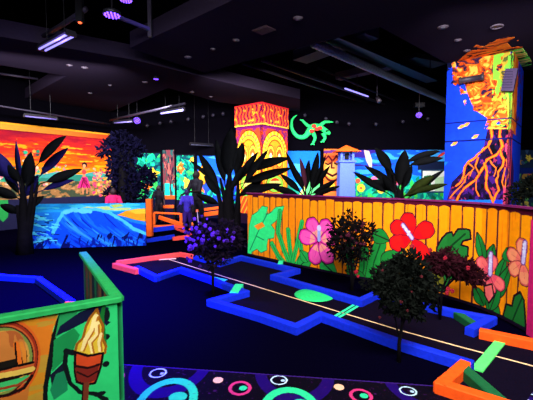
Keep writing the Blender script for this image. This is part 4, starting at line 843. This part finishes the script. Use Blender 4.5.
# ================================================================ ceiling fittings
def tubelamp(px0, py0, px1, py1, z, r, m, label, mount=None, gap=.12, housing=True, double=False):
    a = at_z(px0, py0, z); b = at_z(px1, py1, z); T = thing('blacklight_tube', tuple(a.lerp(b, .5)), label, 'light')
    dr = (b-a).normalized(); sd = dr.cross(Vector((0, 0, 1))).normalized()
    offs = (-.05, .05) if double else (0,)
    for k in offs: MB().tube([a+sd*k, b+sd*k], r, 8).build('tube', m, T, True)
    MB().beam(a+Vector((0, 0, r+.01)), b+Vector((0, 0, r+.01)), .16 if double else .07, .05).build('housing', M_dm, T)
    for q in (.0, 1): MB().beam(a.lerp(b, q)-dr*.02-Vector((0, 0, r)), a.lerp(b, q)+dr*.02-Vector((0, 0, r)), .16 if double else .05, .05+r).build('end_cap', M_dm, T)
    top = mount or TOPZ
    for q in (.2, .8): p = a.lerp(b, q); MB().tube([p+Vector((0, 0, r+.05)), Vector((p.x, p.y, top))], .006, 5).build('hanger', M_dm, T)
    return T
M_dm = mat('dark_metal', (20, 18, 26), .5, .4, .3); M_gy = mat('dull_grey_pipe', (50, 44, 62), .5, .4, .4); M_tb = mat('glowing_tube', (160, 150, 255), emit=(150, 140, 255), es=1.6); M_tb2 = mat('dim_glowing_tube', (130, 120, 200), emit=(110, 100, 190), es=.25)
tubelamp(42, 50, 71, 35, 3.85, .017, M_tb, 'bright double blacklight tube hanging at upper left', double=True)
tubelamp(24, 116, 57, 119.5, 3.3, .02, M_tb2, 'dim blacklight tube above the left end of the sunset wall')
tubelamp(161, 113.5, 184, 110, 3.6, .03, M_tb, 'blacklight tube right of the round stage lamp, far left bay')
tubelamp(114, 123, 133, 121.5, 3.4, .02, M_tb2, 'short dim tube left of the round stage lamp')
tubelamp(190, 144.5, 213, 146, 2.75, .02, mat('unlit_tube', (60, 60, 80)), 'faint tube above the blue bird mural')
def pipe(P, r, label, m=M_gy, name='ceiling_pipe', cat='pipe', z=4.2, n=8):
    return tag(MB().tube([at_z(x, y, z) for x, y in P], r, n).build(name, m, smooth=True), label, cat)
pipe([(110, 120), (185, 103.5)], .035, 'lighting bar carrying the round lamp in the far left bay', z=3.55)
pipe([(243, 63.5), (300, 82), (372, 105)], .035, 'lowest grey pipe crossing the ceiling recess from its left corner', z=4.35)
pipe([(262, 60), (330, 84), (401, 111)], .045, 'middle grey pipe crossing the ceiling recess', z=4.3)
pipe([(318, 68), (417, 110)], .03, 'thin upper pipe under the ribbed duct', z=4.45)
pipe([(-5, 73), (38, 79)], .03, 'dark pipe in the far left recess', z=4.3)
pipe([(-10, 66), (12, 62), (30, 52), (38, 40)], .02, 'bent cable in the left recess', z=4.4)
pipe([(40, 38), (62, 25), (86, 9)], .04, 'dark greenish bar above the double tube', z=4.15)
pipe([(0, 106), (110, 124)], .025, 'thin pipe running above the sunset wall', z=3.45)
def flood(px, py, z, R, nled, label, es=6, tilt=None, hang=TOPZ):
    p = at_z(px, py, z); T = thing('flood_lamp', tuple(p), label, 'light'); tl = tilt or Vector((0, 0, -1)); tl = tl.normalized()
    u = tl.orthogonal().normalized(); v = tl.cross(u)
    MB().tube([p-tl*.07, p-tl*.05, p], [R*.6, R, R*1.05], 20).build('housing', M_dm, T, True)
    mb = MB(); k = 0
    for ring, cnt in ((0, 1), (.42, 6), (.8, 12)):
        for i in range(cnt):
            a = 2*PI*i/cnt; q = p+(u*math.cos(a)+v*math.sin(a))*R*ring+tl*.005; mb.ball(q, R*.13, R*.13, R*.13, 7, 5)
    mb.build('diodes', mat('violet_diodes', (110, 80, 255), emit=(105, 60, 255), es=es), T)
    MB().tube([p-tl*.06, Vector((p.x, p.y, hang))], .012, 6).build('hanger', M_dm, T)
    return T
FL = flood(112, 15, 3.9, .12, 19, 'round violet diode flood lamp with a straight arm at upper left', 5)
a = at_z(114, 17, 4.05); b = at_z(150, 31, 4.05)
MB().beam(a, b, .05, .05).build('arm', mat('violet_lit_metal', (60, 50, 120), .5, .2), FL)
MB().box((b.x-.03, b.y-.03, 3.95), (b.x+.03, b.y+.03, TOPZ)).build('arm_bracket', M_gy, FL)
flood(137, 120.5, 3.45, .12, 19, 'round violet stage lamp hanging on the far left lighting bar', 12, Vector((.1, -.8, -.5)))
flood(419, 115, 3.6, .1, 19, 'violet stage lamp below the right end of the ceiling pipes', 6, Vector((-.3, -.8, -.5)))
flood(126, 0, 3.85, .08, 19, 'half hidden pale flood lamp at the top edge above the round violet one', 1)
flood(156, 79, 3.93, .06, 7, 'small violet lamp on the soffit in the middle of the left bay', 4, hang=4.0)
p = at_z(80, 22.5, 3.95); T = thing('smoke_detector', tuple(p), 'tiny orange indicator light above the double tube', 'light')
MB().box((p.x-.05, p.y-.04, 3.95), (p.x+.05, p.y+.04, TOPZ)).build('housing', M_dk, T); MB().ball(p, .03, .03, .018).build('indicator', mat('orange_indicator', (255, 90, 40), emit=(255, 90, 50), es=3), T, True)
d_ = bpy.data.lights.new('tube_light', 'POINT'); d_.energy = 6; d_.color = (.25, .12, 1); d_.shadow_soft_size = .03; o_ = bpy.data.objects.new('tube_light', d_); COL.objects.link(o_); o_.location = at_z(57, 42, 3.78)
# ribbed duct
P0, P1 = at_z(313, 43, 4.33), at_z(450, 103, 4.33); n_ = 70; pts = []; rr = []
for i in range(n_*2+1): pts.append(P0.lerp(P1, i/(2*n_))); rr.append(.10 if i % 2 else .085)
tag(MB().tube(pts, rr, 12).build('ribbed_duct', mat('grey_duct', (140, 148, 170), .45, .5, .4)), 'ribbed round duct running diagonally through the right ceiling recess', 'duct')
P0, P1 = at_z(332, 40, 4.46), at_z(432, 82, 4.46); tag(MB().beam(P0, P1, .35, .16).build('air_duct', mat('dark_sheet_duct', (34, 32, 46), .5, .4, .3)), 'flat rectangular air duct behind the ribbed duct', 'duct')
M_rc = mat('dusty_grey_sheet', (70, 64, 84), .7, .2)
for (P0, P1, w_, h_, lb) in (((300, 62), (372, 36), .5, .3, 'wide dusty grey duct crossing behind the ribbed duct'), ((408, 60), (440, 66), .5, .12, 'short grey sheet metal box at the right end of the recess'), ((338, 80), (400, 66), .3, .2, 'narrow grey duct branching toward the volcano column')):
    tag(MB().beam(at_z(*P0, 4.63), at_z(*P1, 4.63), w_, min(h_, .25)).build('air_duct', M_rc), lb, 'duct')
for i, (x, y, w_) in enumerate(((345, 62, 'left'), (430, 72, 'right'), (401, 66, 'middle'))):
    p = at_z(x, y, 4.3); tag(MB().tube([p, Vector((p.x, p.y, TOPZ))], .012, 5).build('hanging_rod', M_gy), 'thin vertical rod in the right ceiling recess, %s of three' % w_, 'rod')
a, b = at_z(345, 89, 4.1), at_z(368, 97, 4.1); T = thing('light_strip', tuple(a), 'thin bright strip light under the pipes left of the violet stage lamp', 'light'); MB().beam(a, b, .04, .03).build('tube', M_tb, T); MB().tube([a.lerp(b, .5)+Vector((0, 0, .03)), Vector((a.lerp(b, .5).x, a.lerp(b, .5).y, TOPZ))], .01, 5).build('hanger', M_dm, T)
p = at_z(377, 97, 4.0); T = thing('track_spotlight', tuple(p), 'grey spotlight under the pipes right of the thin strip light', 'light'); MB().tube([p, p+Vector((.05, -.1, -.16))], [.05, .07], 10).build('head', M_gm, T, True); MB().tube([p, Vector((p.x, p.y, TOPZ))], .015, 6).build('stem', M_gy, T)
p = at_z(419, 106, 4.02); T = thing('junction_box', (p.x, p.y, 3.98), 'dark box above the violet stage lamp at the right', 'box'); MB().box((p.x-.16, p.y-.1, 3.98), (p.x+.16, p.y+.1, 4.12)).build('housing', M_dm, T); MB().tube([(p.x, p.y, 4.12), (p.x, p.y, TOPZ)], .015, 6).build('hanger', M_dm, T)
# flush fittings on the soffits
def downlight(px, py, r, label, m=None):
    p = at_z(px, py, CZ); T = thing('downlight', (p.x, p.y, CZ), label, 'light')
    MB().tube([(p.x, p.y, CZ-.012), (p.x, p.y, CZ+.002)], [r, r*1.1], 18).build('trim_ring', mat('pale_trim', (90, 80, 92)), T, True)
    MB().ball((p.x, p.y, CZ-.012), r*.6, r*.6, .014, 12, 6).build('lens', m or mat('downlight_lens', (90, 84, 96)), T, True)
for x, y, r, t in ((298, 18, .07, 'right of the square vent, nearest the top middle'), (236, 40, .06, 'just left of the square vent'), (213, 49, .05, 'second to the left of the square vent'), (188, 57, .07, 'third to the left of the square vent'), (443, 27, .08, 'left of the two above the volcano column'), (458, 40, .06, 'just above the painted smoke'), (467, 50.5, .06, 'touching the painted smoke'), (69.5, 65, .06, 'left of the close pair in the left bay'), (84.5, 67.5, .07, 'right of the close pair in the left bay'), (145, 82, .07, 'left of the small violet lamp'), (110, 85, .05, 'in the middle of the left bay'), (90, 93, .06, 'left of the middle one in the left bay'), (50, 107, .09, 'above the sunset wall'), (192, 92, .07, 'in the second bay left of the tiki column'), (211, 96.5, .06, 'close to the left of the tiki column')):
    downlight(x, y, r, 'small round ceiling downlight '+t)
p = at_z(497, 26, CZ); T = thing('ceiling_speaker', (p.x, p.y, CZ), 'round ring shaped ceiling speaker above the volcano column', 'speaker')
m_ = MB(); m_.tube([(p.x+.085*math.cos(a), p.y+.085*math.sin(a), CZ-.01) for a in [2*PI*k/24 for k in range(25)]], .014, 6); m_.build('ring', mat('pale_trim', (90, 80, 92)), T, True); MB().tube([(p.x, p.y, CZ-.006), (p.x, p.y, CZ+.002)], .08, 16).build('grille', M_dm, T)
q = [z4(252, 30), z4(266, 25), z4(276, 29.5), z4(262, 34.5)]
T = thing('ceiling_vent', (sum(a[0] for a in q)/4, sum(a[1] for a in q)/4, CZ), 'square pinkish grey vent panel in the black ceiling at top middle', 'vent')
MB().prism(q, CZ-.012, CZ+.001).build('frame', mat('pinkish_panel', (62, 46, 58)), T)
cq = Vector((sum(a[0] for a in q)/4, sum(a[1] for a in q)/4)); q2 = [tuple(cq+(Vector(a)-cq)*.8) for a in q]; MB().prism(q2, CZ-.016, CZ-.011).build('grille', mat('pink_grille', (74, 54, 66)), T)
# spot heads along the bulkhead
def head(px, py, d, label):
    p = at_y(px, py, d); T = thing('track_spotlight', tuple(p), label, 'light')
    MB().tube([p+Vector((0, .1, .05)), p+Vector((0, -.02, 0))], [.05, .06], 10).build('head', mat('pale_fitting', (34, 30, 46), .5, .4), T, True); MB().tube([p+Vector((0, .06, .02)), Vector((p.x, 14.06, p.z+.1))], .012, 5).build('stem', M_dm, T)
W1 = ['first', 'second', 'third', 'fourth', 'fifth', 'sixth', 'seventh']
for i, (x, y) in enumerate(((147, 126), (160, 123.5), (171, 122), (188, 119.5), (203, 117), (213, 115.5), (223, 114))): head(x, y, 13.6, 'bulkhead spotlight left of the tiki column, %s from the left' % W1[i])
for i, (x, y) in enumerate(((305, 115.5), (326, 119), (337, 122.5), (349, 124), (376, 124.5), (403, 122), (428, 119))): head(x, y, 13.6, 'bulkhead spotlight right of the tiki column, %s from the left' % W1[i])

# ================================================================ groups of repeats
GROUPS = {'downlight': 'round downlights in the black ceiling', 'track_spotlight': 'spotlight heads along the dark ceiling and bulkhead', 'mural_panel': 'painted mural panels on the far wall', 'lane_border': 'painted timber borders of the golf lanes', 'course_board': 'painted boards of the far golf course', 'blacklight_tube': 'blacklight tubes under the ceiling', 'flood_lamp': 'violet diode lamps under the ceiling', 'banana_plant': 'big leaved artificial plants', 'ceiling_pipe': 'pipes in the ceiling recesses', 'air_duct': 'sheet metal ducts in the ceiling recess', 'hanging_rod': 'rods in the ceiling recess', 'lane_mark': 'mint marks painted on the lane', 'person': 'people at the far course', 'flowering_shrub': 'small shrubs beside the lane'}
for o in COL.objects:
    b = o.name.split('.')[0]
    if o.parent is None and 'label' in o and b in GROUPS: o['group'] = GROUPS[b]
